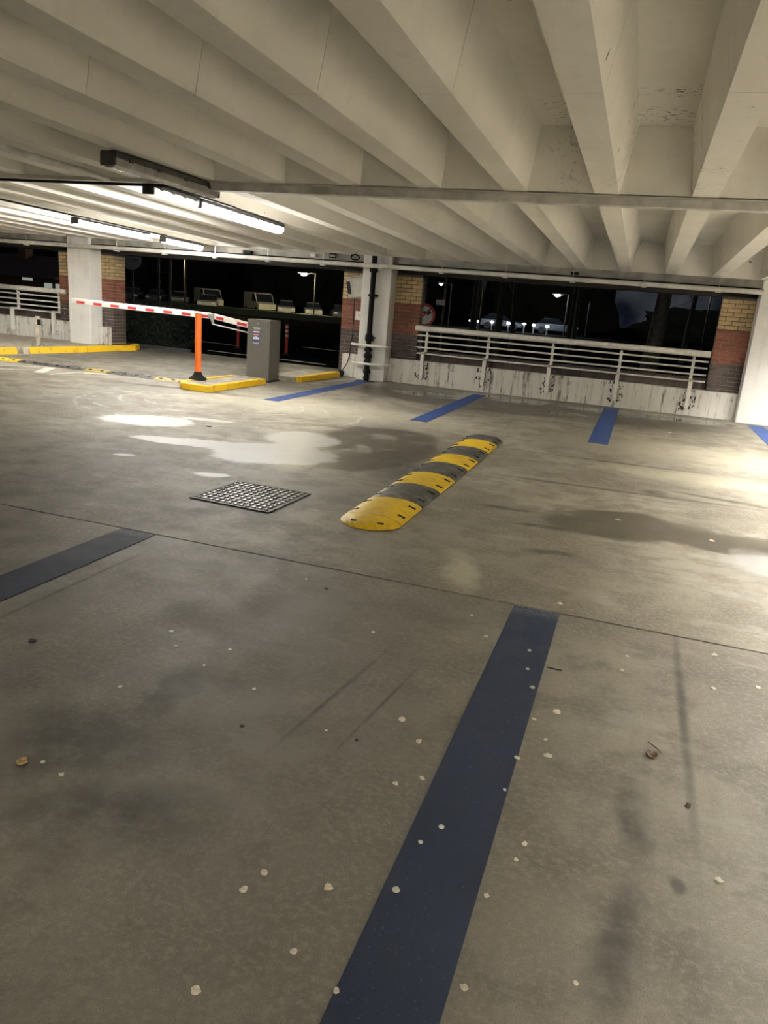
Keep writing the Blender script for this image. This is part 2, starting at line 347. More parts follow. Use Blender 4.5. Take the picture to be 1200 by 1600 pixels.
# ---- ceiling: deck soffit, ribs, cross beam; the whole deck falls slightly towards the front
def zr(y): return 2.43 + (14.7-y)*.0189          # underside of the ribs
RD = .48                                         # rib depth
ce = thing('ceiling', (0, 0, 0), 'cream painted ribbed concrete ceiling of the car park', 'ceiling', kind='structure')
def slopebox(x0, x1, y0, y1, lo, hi):
    return MB().hexa([(x0,y0,zr(y0)+lo),(x1,y0,zr(y0)+lo),(x1,y1,zr(y1)+lo),(x0,y1,zr(y1)+lo),(x0,y0,zr(y0)+hi),(x1,y0,zr(y0)+hi),(x1,y1,zr(y1)+hi),(x0,y1,zr(y1)+hi)])
slopebox(FX0, FX1, -14, 4.196, RD, RD+.2).build('deck_slab', 'ceil', ce)
slopebox(FX0, FX1, 4.202, 15.0, RD, RD+.2).build('deck_slab', 'ceil', ce)
RIBX = [-.47 + .77*k for k in range(-33, 23)]
def rib_mesh(y0, y1):
    m = MB(); z0, z1 = zr(y0), zr(y1); b, t = .10, .185
    m.hexa([(-b,y0,z0),(b,y0,z0),(b,y1,z1),(-b,y1,z1),(-t,y0,z0+RD+.02),(t,y0,z0+RD+.02),(t,y1,z1+RD+.02),(-t,y1,z1+RD+.02)])
    return m
for (y0, y1) in ((-14, 4.196), (4.202, 7.02), (7.02, 14.72)):
    src = rib_mesh(y0, y1).build('rib', 'ceil', ce)
    for i, x in enumerate(RIBX):
        o = src if i == 0 else src.copy()
        if i: C.objects.link(o)
        o.location = (x, 0, 0)
# cross beam with sloping cheeks (end walls of the coffers), then the one at the front edge
def ydia(m, ya, yb, yc, yd, dz=0.0):   # bottom from ya..yb, top from yc..yd
    m.hexa([(FX0,ya,zr(ya)+dz),(FX1,ya,zr(ya)+dz),(FX1,yb,zr(yb)+dz),(FX0,yb,zr(yb)+dz),(FX0,yc,zr(yc)+RD+.03),(FX1,yc,zr(yc)+RD+.03),(FX1,yd,zr(yd)+RD+.03),(FX0,yd,zr(yd)+RD+.03)]); return m
ydia(MB(), 6.96, 7.10, 6.78, 7.30, .004).build('cross_beam', 'ceil', ce)
ydia(MB(), 14.66, 14.80, 14.30, 14.80, .006).build('end_beam', 'ceil', ce)
eb = MB().box(FX0, FX1, 14.69, 15.05, 2.30, 2.438).build('trim_1', 'beam'); tag(eb, 'bare grey concrete edge beam above the openings', 'beam', kind='structure')
lt = MB().box(FX0, FX1, 15.10, 15.50, 2.14, 2.62).build('trim_2', 'lintel'); tag(lt, 'dark lintel over the openings behind the white conduit', 'lintel', kind='structure')  # near-black colour carries the shade behind the edge beam

# ---- painted upstand walls with the brick-on-edge outer leaf
wr_ = thing('wall_right', (-1.5, 14.95, 0), 'low white dirt-streaked upstand wall under the right railing', 'wall', kind='structure')
MB().box(-4.86, 1.80, 14.85, 15.04, 0, .48).build('upstand', 'wall', wr_, bevel=.008)
wl_ = thing('wall_left', (-17, 14.95, 0), 'low white dirt-streaked upstand wall under the left railing', 'wall', kind='structure')
MB().box(FX0, -12.62, 14.85, 15.04, 0, .55).build('upstand', 'wall', wl_, bevel=.008)
sold = None
def soldiers(parent, x0, x1, ztop, y0=15.07):
    MB().box(x0, x1, y0+.006, y0+.20, 0, ztop-.02).build('mortar_core', 'mortar_d', parent)
    n = int((x1-x0)/.075); me = None
    for i in range(n):
        x = x0 + i*.075
        if me is None:
            o = MB().box(-.0325, .0325, 0, .215, -.215, 0).build('brick', 'b_dark', bevel=.004, seg=1); me = o.data
        else:
            o = bpy.data.objects.new('brick', me); C.objects.link(o)
        o.parent = parent; L = wloc(parent)
        o.location = Vector((x+.037, y0, ztop)) - L
soldiers(wr_, -4.30, 1.26, .68); soldiers(wl_, -16.4, -13.2, .74)

# ---- concrete columns
def column(name, x0, x1, label, z0=0.0):
    o = MB().box(x0, x1, 14.60, 15.02, z0, 2.44).build(name, 'column', origin=((x0+x1)/2, 14.8, z0), bevel=.018)
    return tag(o, label, 'column', kind='structure')
column('wall_column', -12.62, -12.02, 'white concrete column on the raised yellow-edged pavement, left of the barrier')
column('wall_column', -5.45, -4.85, 'white concrete column carrying the black downpipe and guard hoops')
column('wall_column', 1.80, 2.50, 'white concrete column at the right edge of the view')

# ---- brick piers, brick by brick: dark plinth, red middle, buff top
BM = {}
def brick(parent, L, D, mat, loc):
    key = (round(L, 3), round(D, 3), mat)
    if key not in BM:
        o = MB().box(0, L, 0, D, 0, .065).build('brick', mat, bevel=.005, seg=1); BM[key] = o.data
    else:
        o = bpy.data.objects.new('brick', BM[key]); C.objects.link(o)
    o.parent = parent; o.location = Vector(loc) - wloc(parent)
def pier(name, x0, x1, y0, y1, z0, label, side=None, ztop=2.14):
    p = thing(name, ((x0+x1)/2, (y0+y1)/2, z0), label, 'pier', kind='structure')
    for za, zb, mm in ((0, 1.53, 'mortar'), (1.53, ztop, 'mortar_d')):
        if zb > z0: MB().box(x0+.008, x1-.008, y0+.008, y1, max(za, z0), zb).build('mortar_core', mm, p)
    k0 = int(round(z0/.075))
    for k in range(k0, int(ztop/.075)):
        z = k*.075+.005
        mat = 'b_dark' if z < .915 else 'b_red' if z < 1.515 else 'b_yel'
        x = x0; first = True
        while x < x1-.02:
            L = .1025 if (first and k % 2) else .215
            L = min(L, x1-x); first = False
            brick(p, L, .1025, mat, (x, y0, z)); x += L+.010
        if side:
            y = y0+.1125; first = True
            while y < y1-.02:
                L = .1025 if (first and k % 2 == 0) else .215
                L = min(L, y1-y); first = False
                xx = x1-.1025 if side > 0 else x0
                brick(p, .1025, L, mat, (xx, y, z)); y += L+.010
    return p
pier('wall_pier', 1.2475, 1.80, 14.95, 15.20, .45, 'three-colour brick pier at the right end of the right railing')
pier('wall_pier', -4.85, -4.2975, 14.95, 15.20, .45, 'three-colour brick pier right of the downpipe column')
pier('wall_pier', -6.0025, -5.45, 14.98, 15.25, 0, 'three-colour brick pier behind the white box, beside the exit lane')
pier('wall_pier', -12.02, -11.6925, 15.0, 15.4425, .12, 'three-colour brick pier beside the dark hedge', side=1)
pier('wall_pier', -13.1725, -12.62, 14.95, 15.20, .52, 'narrow strip of brick pier at the right end of the left railing')
o = MB().box(-12.02, -11.76, 14.86, 15.0, .10, .50).build('plinth_block', 'wall', origin=(-11.9, 14.9, .1), bevel=.01); tag(o, 'white painted block at the foot of the hedge-side brick pier', 'plinth', kind='structure')
o = MB().box(-5.86, -5.45, 14.80, 14.975, 0, .48).build('plinth_block', 'wall', origin=(-5.6, 14.9, 0), bevel=.01); tag(o, 'white painted block at the foot of the downpipe column', 'plinth', kind='structure')

# ---- outside ground
g = MB().box(-160, 90, 15.9, 260, -.5, -.05).build('ground', 'asphalt'); tag(g, 'dark asphalt road outside the car park', 'road', kind='structure')
g2 = MB().box(-11.0, 20, 15.28, 15.9, -.5, -.06).build('ground_strip', 'asphalt'); tag(g2, 'dark strip of ground right outside the parapet', 'ground', kind='structure')
g3 = MB().box(-40, -11.6, 15.28, 15.9, -.5, -.06).build('ground_strip', 'asphalt'); tag(g3, 'dark strip of ground outside the left parapet', 'ground', kind='structure')

# ---- raised pavement on the left with yellow kerbstones
pv = thing('pavement', (-14, 13, 0), 'raised concrete pavement edged with yellow kerbstones, left of the lane', 'pavement', kind='structure')
MB().prism([(-24, 8.0, 0), (-12.35, 8.0, 0), (-11.72, 12.4, 0), (-11.46, 15.2, 0), (-11.66, 15.6, 0), (-11.7, 14.84, 0), (-24, 14.84, 0)], (0, 0, .10)).build('paving', 'pave', pv)
kp = [(-12.20, 8.0), (-11.90, 10.0), (-11.68, 12.05), (-11.66, 12.18), (-11.62, 12.30), (-11.42, 13.75), (-11.28, 15.25), (-11.52, 15.75)]
for i in range(len(kp)-1):
    if i == 2: continue
    a, b = Vector((*kp[i], 0)), Vector((*kp[i+1], 0)); d = (b-a).normalized(); nrm = Vector((-d.y, d.x, 0))
    a = a+d*.004; b = b-d*.004
    MB().hexa([a, b, b+nrm*.16, a+nrm*.16, a+nrm*.03+Vector((0,0,.125)), b+nrm*.03+Vector((0,0,.125)), b+nrm*.16+Vector((0,0,.125)), a+nrm*.16+Vector((0,0,.125))]).build('kerbstone', 'kerb' if i != 3 else 'pave', pv, bevel=.012)

# ================================================================== FLOOR MARKINGS
def bay_line(x0, x1, y0, y1, label, mat='blue', z=.004):
    o = MB().box(x0, x1, y0, y1, 0, z).build('bay_line', mat, origin=((x0+x1)/2, (y0+y1)/2, 0), bevel=.0015, seg=1)
    tag(o, label, 'floor marking', 'blue bay lines')
bay_line(-.435, -.185, -.6, 3.905, 'wide blue bay line running from the joint to the near edge', 'blue_dark')
bay_line(-3.015, -2.755, -.6, 3.905, 'wide blue bay line at the left edge of the near floor', 'blue_dark')
bay_line(-.46, -.20, 10.10, 14.72, 'blue bay line running to the middle of the right railing')
bay_line(-2.90, -2.65, 10.05, 14.30, 'blue bay line beyond the far end of the striped speed bump')
bay_line(-5.27, -5.02, 10.20, 14.35, 'blue bay line leading to the downpipe column')
bay_line(1.98, 2.24, 10.0, 14.4, 'blue bay line just showing at the right edge')
for (a, b, w, lab) in (((-9.30, 10.0), (-9.72, 10.75), .16, 'short thick white diagonal dash in the worn floor hatching'), ((-9.95, 9.80), (-9.62, 10.16), .05, 'thin white line just left of the thick dash in the hatching'),
                       ((-9.04, 9.95), (-9.02, 10.70), .06, 'white line at the right end of the worn hatching'), ((-10.42, 10.25), (-9.85, 10.62), .06, 'white line at the back of the worn hatching beside the low hump'),
                       ((-10.3, 9.80), (-9.83, 10.03), .06, 'white line at the left end of the worn hatching'), ((-8.9, 10.60), (-8.55, 10.80), .10, 'faint white dash right of the worn hatching')):
    A, B = Vector((*a, 0)), Vector((*b, 0)); d = (B-A).normalized(); nn = Vector((-d.y, d.x, 0))*w/2
    o = MB().prism([A-nn, B-nn, B+nn, A+nn], (0, 0, .003)).build('white_marking', 'white_mark', origin=(A+B)/2); tag(o, lab, 'floor marking', 'worn white hatching lines')

# ================================================================== SPEED BUMPS
def arc(x0, x1, h, n=10):
    c, w = (x0+x1)/2, (x1-x0)/2
    return [(c-w*math.cos(PI*i/n), .006+h*(math.sin(PI*i/n)**1.15)) for i in range(n+1)]
def bump_seg(x0, x1, y0, y1, h, mat, parent, name='segment'):
    pr = arc(x0, x1, h); poly = [(x, y0, z) for x, z in pr] + [(x1, y0, 0), (x0, y0, 0)]
    s = MB().prism(poly[::-1], (0, y1-y0, 0)).build(name, mat, parent, smooth=True)
    for yy in (y0+.13*(y1-y0)/.55, y1-.13*(y1-y0)/.55):
        for sx in (-1, 1):
            c, w = (x0+x1)/2, (x1-x0)/2; t = .80
            zz = .006+h*(math.sin(math.acos(t))**1.15)
            ax = Matrix.Rotation(sx*.30, 3, 'Y')
            MB().cbox((c+sx*w*t, yy, zz), .030, .012, .004, ax).build('fixing_slot', 'slot', s)
    return s
def bump_cap(x0, x1, y, L, h, sgn, mat, parent):
    c, w = (x0+x1)/2, (x1-x0)/2; vs = []; fs = []; nr, na = 8, 20
    vs.append((c, y, .006+h))
    for i in range(1, nr+1):
        r = i/nr
        for j in range(na+1):
            a = PI*j/na; zz = .006+h*(max(0, 1-r*r)**.57)
            vs.append((c-w*r*math.cos(a), y+sgn*L*r*math.sin(a), zz))
    for j in range(na): fs.append((0, 1+j, 2+j))
    for i in range(nr-1):
        for j in range(na):
            a = 1+i*(na+1)+j; fs.append((a, a+1, a+na+2, a+na+1))
    b = len(vs); e0 = 1+(nr-1)*(na+1)
    for j in range(na+1): vs.append((vs[e0+j][0], vs[e0+j][1], 0))
    for j in range(na): fs.append((e0+j, e0+j+1, b+j+1, b+j))
    o = MB().add(vs, fs).build('end_cap', mat, parent, smooth=True)
    for t in (.35, .72):
        a = PI*t; MB().cbox((c-w*.78*math.cos(a), y+sgn*L*.78*math.sin(a), .006+h*(1-.61)**.57), .022, .010, .004).build('fixing_slot', 'slot', o)
    return o
sb = thing('speed_bump', (-1.67, 7.1, 0), 'domed yellow and black striped rubber speed bump', 'speed bump')
ys = [5.0, 5.55, 6.12, 6.66, 7.21, 7.72, 8.28, 8.85, 9.20]
bump_cap(-1.895, -1.435, 4.994, .215, .055, -1, 'yel_t', sb)
for i in range(8): bump_seg(-1.895, -1.435, ys[i]+.003, ys[i+1]-.003, .055, 'yel_t' if i % 2 == 0 else 'blk_t', sb)
bump_cap(-1.895, -1.435, 9.203, .17, .055, 1, 'blk_t', sb)
# lower, longer hump across the lane: runs along X, so it is built along Y and turned
hp = thing('speed_hump', (-9.4, 11.05, 0), 'low worn black speed hump with faded yellow blocks across the lane', 'speed bump')
for i in range(9):
    x0 = -11.55 + i*.48; pr = [(10.87+.33*(k/8), .005+.032*(math.sin(PI*k/8)**.8)) for k in range(9)]
    poly = [(x0+.003, y, z) for y, z in pr] + [(x0+.003, 11.20, 0), (x0+.003, 10.87, 0)]
    s = MB().prism(poly, (.474, 0, 0)).build('segment', 'yel_t' if i < 2 else 'yel_w' if i in (5, 8) else 'blk_t', hp, smooth=True)
    for xx in (x0+.12, x0+.36):
        MB().cbox((xx, 10.93, .028), .030, .014, .004, Matrix.Rotation(.35, 3, 'X')).build('fixing_slot', 'slot', s)
    MB().cbox((x0+.24, 11.035, .0375), .05, .035, .003).build('tread_pad', 'lab_gr' if i % 2 else 'blk_t', s)

# ================================================================== DRAIN COVER
dc = thing('drain_cover', (-2.715, 5.12, 0), 'square cast iron drain cover with rows of worn raised studs', 'drain cover', rz=-.045)
def lb(x0, x1, y0, y1, z0, z1): 
    c = wloc(dc); return MB().box(x0+c.x, x1+c.x, y0+c.y, y1+c.y, z0, z1)
lb(-.335, .335, -.335, .335, 0, .004).build('plate', 'iron', dc)
for a in (-1, 1):
    lb(-.345, .345, a*.335-.012, a*.335+.012, 0, .010).build('frame_bar', 'iron', dc); lb(a*.335-.012, a*.335+.012, -.322, .322, 0, .010).build('frame_bar', 'iron', dc)
st0 = None
for i in range(12):
    for j in range(10):
        x = -.293+i*.0533; y = -.288+j*.064
        if st0 is None:
            c = wloc(dc); st0 = MB().cbox((c.x, c.y, .0085), .0135, .0150, .005).build('stud', 'stud', dc, bevel=.003, seg=1); o = st0
        else:
            o = st0.copy(); C.objects.link(o)
        o.location = (x, y, 0)

# ================================================================== BARRIER
is1 = thing('kerb_island', (-6.5, 11.1, 0), 'yellow-edged concrete island under the orange post', 'kerb island')
isp = [(-6.72, 10.22), (-6.22, 10.18), (-6.18, 12.02), (-6.86, 12.02), (-6.92, 10.48)]
MB().prism([(x, y, 0) for x, y in isp], (0, 0, .085)).build('core', 'pave', is1, bevel=.01)
for i in range(5):
    a, b = Vector((*isp[i], 0)), Vector((*isp[(i+1) % 5], 0)); d = (b-a).normalized(); nn = Vector((-d.y, d.x, 0)); w = .10
    a = a + d*.004; b = b - d*.004; up = Vector((0, 0, .10))
    MB().hexa([a-nn*.012, b-nn*.012, b+nn*w-d*.03, a+nn*w+d*.03, a+up, b+up, b+nn*w-d*.03+up, a+nn*w+d*.03+up]).build('kerbstone', 'kerb' if i != 2 else 'pave', is1, bevel=.012)
is2 = thing('kerb_island', (-6.2, 13.6, 0), 'concrete island with yellow front edge between cabinet and brick pier', 'kerb island')
MB().box(-6.55, -6.00, 12.85, 14.62, 0, .09).build('core', 'pave', is2, bevel=.012)
MB().hexa([(-5.995, 12.86, 0), (-5.87, 12.86, 0), (-5.80, 14.62, 0), (-5.995, 14.62, 0), (-5.995, 12.86, .105), (-5.885, 12.86, .105), (-5.815, 14.62, .105), (-5.995, 14.62, .105)]).build('kerbstone', 'kerb', is2, bevel=.012)

cb = thing('parking_barrier', (-6.49, 12.55, 0), 'grey barrier cabinet with a white red-blocked arm across the exit lane', 'barrier')
MB().box(-6.73, -6.27, 12.30, 12.72, .02, 1.07).build('body', 'cab', cb, bevel=.022)
MB().hexa([(-6.735,12.295,1.072),(-6.265,12.295,1.072),(-6.265,12.725,1.072),(-6.735,12.725,1.072),(-6.72,12.31,1.092),(-6.28,12.31,1.092),(-6.28,12.71,1.092),(-6.72,12.71,1.092)]).build('lid', 'cab', cb, bevel=.006)
MB().box(-6.74, -6.26, 12.29, 12.73, 0, .018).build('base_plate', 'cab_d', cb)
MB().box(-6.262, -6.258, 12.36, 12.66, .10, 1.02).build('side_door', 'cab', cb)
MB().box(-6.535, -6.505, 12.293, 12.298, 1.015, 1.030).build('lock', 'lab_gr', cb)
MB().box(-6.60, -6.47, 12.294, 12.2985, .92, .955).build('maker_plate', 'lab_gr', cb)
nt = MB().box(-6.605, -6.475, 12.294, 12.2985, .655, .895).build('notice', 'lab_blue', cb)
tag(nt, 'blue notice with white and orange bands')
MB().box(-6.60, -6.48, 12.2915, 12.2935, .865, .888).build('notice_band', 'lab_white', nt)
MB().box(-6.595, -6.485, 12.2915, 12.2935, .815, .842).build('notice_band', 'lab_or', nt)
MB().box(-6.60, -6.48, 12.2915, 12.2935, .745, .785).build('notice_band', 'lab_white', nt)
MB().box(-6.555, -6.525, 12.290, 12.2914, .752, .800).build('notice_band', 'lab_white', nt)
MB().box(-6.60, -6.48, 12.2915, 12.2935, .662, .690).build('notice_band', 'lab_gr', nt)

ar = cb
def beam(a, b, hh, hd, name, mat, parent, bev=.012):
    a, b = Vector(a), Vector(b); d = (b-a); L = d.length; d.normalize(); s = Vector((0, 1, 0)); u = d.cross(s).normalized()
    ax = Matrix((d, s, u)).transposed()
    return MB().cbox((a+b)/2, L/2, hd, hh, ax).build(name, mat, parent, bevel=bev, seg=2), d, ax
K = Vector((-7.58, 12.45, 1.075)); T = Vector((-10.67, 12.45, 1.112)); R0 = Vector((-6.745, 12.45, .965))
b1, d1, ax1 = beam(K, T, .052, .035, 'outer_boom', 'arm', ar)
b2, d2, ax2 = beam(R0, K+Vector((.07, 0, -.005)), .050, .032, 'inner_boom', 'arm', ar)
L1 = (T-K).length
for i in range(8):
    t = .10 + i*.395
    c = K + d1*t; MB().cbox(c+Vector((0, -.0365, -.012)), .095, .003, .022, ax1).build('red_block', 'red', b1)
for t in (.16, .62):
    c = R0 + d2*t; MB().cbox(c+Vector((0, -.0335, -.006)), .075 if t > .5 else .10, .003, .024, ax2).build('red_block', 'red', b2)
MB().cbox(K+Vector((.03, -.01, 0)), .055, .045, .042, ax1).build('knuckle', 'steel', ar, bevel=.01)
MB().prism([(K.x+.02, 12.40, K.z-.03), (K.x+.09, 12.40, K.z-.03), (K.x+.11, 12.40, K.z-.15), (K.x+.07, 12.40, K.z-.16)], (0, .02, 0)).build('knuckle_lever', 'steel', ar)
MB().tube([(K.x+.09, 12.41, K.z-.145), (-6.745, 12.41, .838)], .013, 8).build('stay_rod', 'steel', ar, smooth=True)
po = thing('lane_post', (-6.85, 10.89, .10), 'upright orange plastic post on a black flared foot', 'post')
MB().lathe((-6.85, 10.89, .10), [(.052, .09), (.053, .20), (.053, 1.02), (.049, 1.055), (.0, 1.06)], 24).build('tube', 'orange', po, smooth=True)
MB().lathe((-6.85, 10.89, .10), [(.145, 0), (.145, .015), (.10, .045), (.066, .085), (.058, .12), (.0, .122)], 24).build('foot', 'rubber', po, smooth=True)
bl = thing('bollard', (-11.98, 12.92, .10), 'plain grey steel bollard standing on the raised left pavement', 'bollard')
MB().lathe((-11.98, 12.92, .10), [(.048, .01), (.048, .60), (.044, .615), (0, .62)], 18).build('tube', 'pave', bl, smooth=True)
MB().cbox((-11.98, 12.92, .107), .10, .10, .007).build('base_plate', 'steel', bl)
for a in (-1, 1):
    for b in (-1, 1): MB().lathe((-11.98+a*.08, 12.92+b*.08, .114), [(.012, 0), (.012, .014), (0, .016)], 8).build('bolt', 'dark', bl)
MB().cbox((-11.925, 12.90, .60), .018, .035, .055).build('clip', 'dark', bl, bevel=.005)

# ================================================================== RAILINGS
def railing(xs, x0, x1, dz, label):
    r = thing('railing', ((x0+x1)/2, 14.9, .1+dz), label, 'railing')
    Y = 15.0
    MB().tube([(x0, Y-.03, 1.12+dz), (x1, Y-.03, 1.12+dz)], .056, 16).build('handrail', 'rail', r, smooth=True)
    for z in (.985, .865, .745, .625): MB().tube([(x0+.01, Y-.03, z+dz), (x1-.01, Y-.03, z+dz)], .0165, 8).build('bar', 'rail', r, smooth=True)
    for x in xs:
        MB().box(x-.035, x+.035, 14.76, 14.83, .13+dz, .66+dz).build('lower_post', 'rail', r, bevel=.005)
        MB().box(x-.03, x+.03, 14.76, Y+.03, .622+dz, .664+dz).build('step_bracket', 'rail', r, bevel=.004)
        MB().box(x-.026, x+.026, Y-.015, Y+.035, .62+dz, 1.04+dz).build('upper_post', 'rail', r, bevel=.004)
        MB().prism([(x-.012, Y+.02, 1.03+dz), (x-.012, Y-.05, 1.03+dz), (x-.012, Y-.03, 1.085+dz), (x-.012, Y+.0, 1.085+dz)], (.024, 0, 0)).build('saddle', 'rail', r)
        for z in (.20, .40):
            pl = MB().box(x-.09, x+.09, 14.832, 14.849, z+dz-.03, z+dz+.03).build('fixing_plate', 'rail', r, bevel=.004)
            for s in (-1, 1): MB().tube([(x+s*.065, 14.815, z+dz), (x+s*.065, 14.832, z+dz)], .013, 6).build('bolt', 'rust', pl)
    return r
railing([-4.12, -2.85, -1.59, -.32, .96], -4.36, 1.22, 0, 'white tubular railing above the right upstand wall')
railing([-17.0, -15.73, -14.46, -13.24], -18.0, -12.98, .09, 'white tubular railing above the left upstand wall')
# rusty stains where paint has come away beside the posts
for i, x in enumerate([-4.12, -2.85, -1.59, -.32, .96]):
    m = MB(); rr = random.Random(i)
    for k in range(16):
        cx = x+rr.choice((-1, 1))*rr.uniform(.045, .14); cz = rr.uniform(.10, .47); n = 9; w = rr.uniform(.008, .028); h = rr.uniform(.01, .045)
        m.prism([(cx+w*math.cos(2*PI*j/n)*rr.uniform(.6, 1.2), 14.8495, cz+h*math.sin(2*PI*j/n)*rr.uniform(.6, 1.2)) for j in range(n)], (0, -.0015, 0))
    o = m.build('flaked_paint', 'rust', wr_); o['kind'] = 'stuff'

# ================================================================== PIPES, CONDUITS, FITTINGS
cd = thing('conduit', (-6, 14.50, 2.25), 'long white conduit hung below the front edge beam', 'conduit')
MB().tube([(-23, 14.37, 2.245), (1.80, 14.37, 2.225)], .042, 12).build('pipe', 'conduit', cd, smooth=True)
x = -17.2
while x < 1.7:
    MB().tube([(x, 14.37, 2.20), (x, 14.37, 2.42)], .006, 6).build('hanger_rod', 'steel', cd)
    MB().box(x-.045, x+.045, 14.32, 14.42, 2.170, 2.192).build('hanger_clip', 'conduit', cd, bevel=.005); x += 1.22
c2 = MB().tube([(-23, 14.67, 2.30), (-5.6, 14.67, 2.296), (1.78, 14.67, 2.288)], .015, 8).build('cable', 'dark', origin=(-5, 14.64, 2.32), smooth=True); tag(c2, 'thin black cable clipped along the grey edge beam', 'cable')
jb = MB().box(-1.42, -1.28, 14.62, 14.688, 2.32, 2.37).build('junction_box', 'dark', origin=(-1.35, 14.65, 2.34), bevel=.006); tag(jb, 'small dark junction box on the edge beam above the right railing', 'junction box')
jb = MB().box(-8.15, -7.95, 14.60, 14.688, 2.31, 2.38).build('junction_box', 'dark', origin=(-8.0, 14.65, 2.34), bevel=.02); tag(jb, 'small dark junction box on the edge beam above the barrier', 'junction box')
tr = thing('cable_trunking', (-1.5, 7.05, 2.5), 'grey painted trunking under the cross beam, right of the unlit light', 'trunking')
MB().box(-4.30, FX1, 6.99, 7.09, zr(7.04)-.085, zr(7.04)-.004).build('channel', 'trunk', tr, bevel=.006)
MB().box(-4.30, FX1, 6.975, 7.105, zr(7.04)-.018, zr(7.04)-.004).build('flange', 'conduit', tr)
t2 = thing('cable_trunking', (-10, 6.95, 2.5), 'slim white trunking with black cable under the cross beam, left of the unlit light', 'trunking')
MB().box(-20, -4.42, 6.96, 7.02, zr(6.98)-.04, zr(6.98)-.003).build('channel', 'conduit', t2, bevel=.005)
MB().tube([(-20, 6.985, zr(6.98)-.058), (-4.6, 6.985, zr(6.98)-.060)], .015, 8).build('cable', 'dark', t2, smooth=True)

# lights ------------------------------------------------------------
def batten(x, y0, y1, lens, label, yaw=0.0, drop=0.0):
    L = y1-y0; zc = zr((y0+y1)/2)-drop
    b = thing('ceiling_light', (x, (y0+y1)/2, zc), label, 'light', 'fluorescent battens under the ribs')
    cx, cy = x, (y0+y1)/2; h = L/2; z = zc
    prof = [(-.075, -.008), (.075, -.008), (.082, -.022), (.082, -.060), (-.082, -.060), (-.082, -.022)]
    MB().prism([(cx+a, cy-h, z+c) for a, c in prof][::-1], (0, L, 0)).build('tray', 'tray', b, bevel=.006)
    lp = [(-.072, -.060), (.072, -.060), (.076, -.085), (.066, -.118), (.035, -.136), (-.035, -.136), (-.066, -.118), (-.076, -.085)]
    MB().prism([(cx+a, cy-h+.02, z+c) for a, c in lp][::-1], (0, L-.04, 0)).build('diffuser', lens, b, smooth=True)
    for s in (-1, 1):
        MB().cbox((cx, cy+s*(h+.004), z-.082), .070, .012, .046).build('end_cap', 'tray', b, bevel=.008)
    n = 4
    for i in range(n):
        yy = cy-h+L*(i+.5)/n
        for s in (-1, 1): MB().cbox((cx+s*.085, yy, z-.060), .008, .022, .012).build('clip', 'tray', b, bevel=.002)
    b.rotation_euler = (-math.atan(.0189), 0, yaw)
    return b
batten(-4.40, 5.66, 7.18, 'lens_off', 'unlit ceiling light with dark tray and dull diffuser, nearest the camera', yaw=-.06)
batten(-5.09, 7.12, 7.98, 'lens_spill', 'unlit ceiling light with borrowed glow, end-on to the glaring one')  # weak emission imitates light from the lit batten beside it
batten(-5.09, 8.03, 10.15, 'lens_seen', 'glaring lit ceiling light above the bright puddle')  # visible lamps set weaker than the added ones
batten(-8.94, 10.55, 12.45, 'lens_seen', 'glaring lit ceiling light nearest the left column')
batten(-8.94, 12.95, 14.25, 'lens_seen', 'short lit ceiling light right above the exit opening')
# strong recessed battens added out of view to bounce light onto the ceiling
for i, x in enumerate((3.765, 6.845, 10.695)):
    for j, y in enumerate((-9.5, -5.2, -1.0, 3.2, 7.0, 10.6)):
        if i == 0 and j == 2: continue
        if i == 0 and j in (3, 4): x, y = 2.995, y+.3
        elif i == 0: x = 3.765
        batten(x, y, y+1.85, 'lens_fill_mid' if i == 0 and j in (3, 4) else 'lens_fill', 'added unseen light in the %s row right of the view, %s from the front edge' % (('nearest', 'second', 'farthest')[i], ('sixth', 'fifth', 'fourth', 'third', 'second', 'first')[j]), drop=-.43)
batten(-.855, -6.5, -4.65, 'lens_fill', 'added unseen light straight behind the camera', drop=-.43)
batten(-4.705, -8.0, -6.15, 'lens_fill', 'added unseen light far behind the camera on the left', drop=-.43)
batten(-13.175, 1.0, 2.85, 'lens_fill', 'added unseen light far left of the camera', drop=-.43)
batten(-13.175, 7.5, 9.35, 'lens_fill', 'added unseen light over the left pavement', drop=-.43)
# conduits that feed the lights, fixed to rib sides
for (x, y0, y1, lab) in ((-4.98, 7.12, 8.7, 'black cable along the rib above the unlit light with borrowed glow'), (-8.83, 7.1, 12.9, 'black cable along the rib feeding the light nearest the left column')):
    o = MB().tube([(x, y0, zr(y0)-.012), (x, y1, zr(y1)-.012)], .014, 8).build('light_cable', 'dark', origin=(x, y0, zr(y0)), smooth=True); tag(o, lab, 'cable')
o = MB().tube([(-5.45, 1.0, zr(1)-.03), (-5.42, 6.9, zr(6.9)-.03)], .03, 10).build('ceiling_conduit', 'trunk', origin=(-5.4, 4, zr(4)), smooth=True); tag(o, 'grey painted conduit along the ribs left of the unlit light', 'conduit')

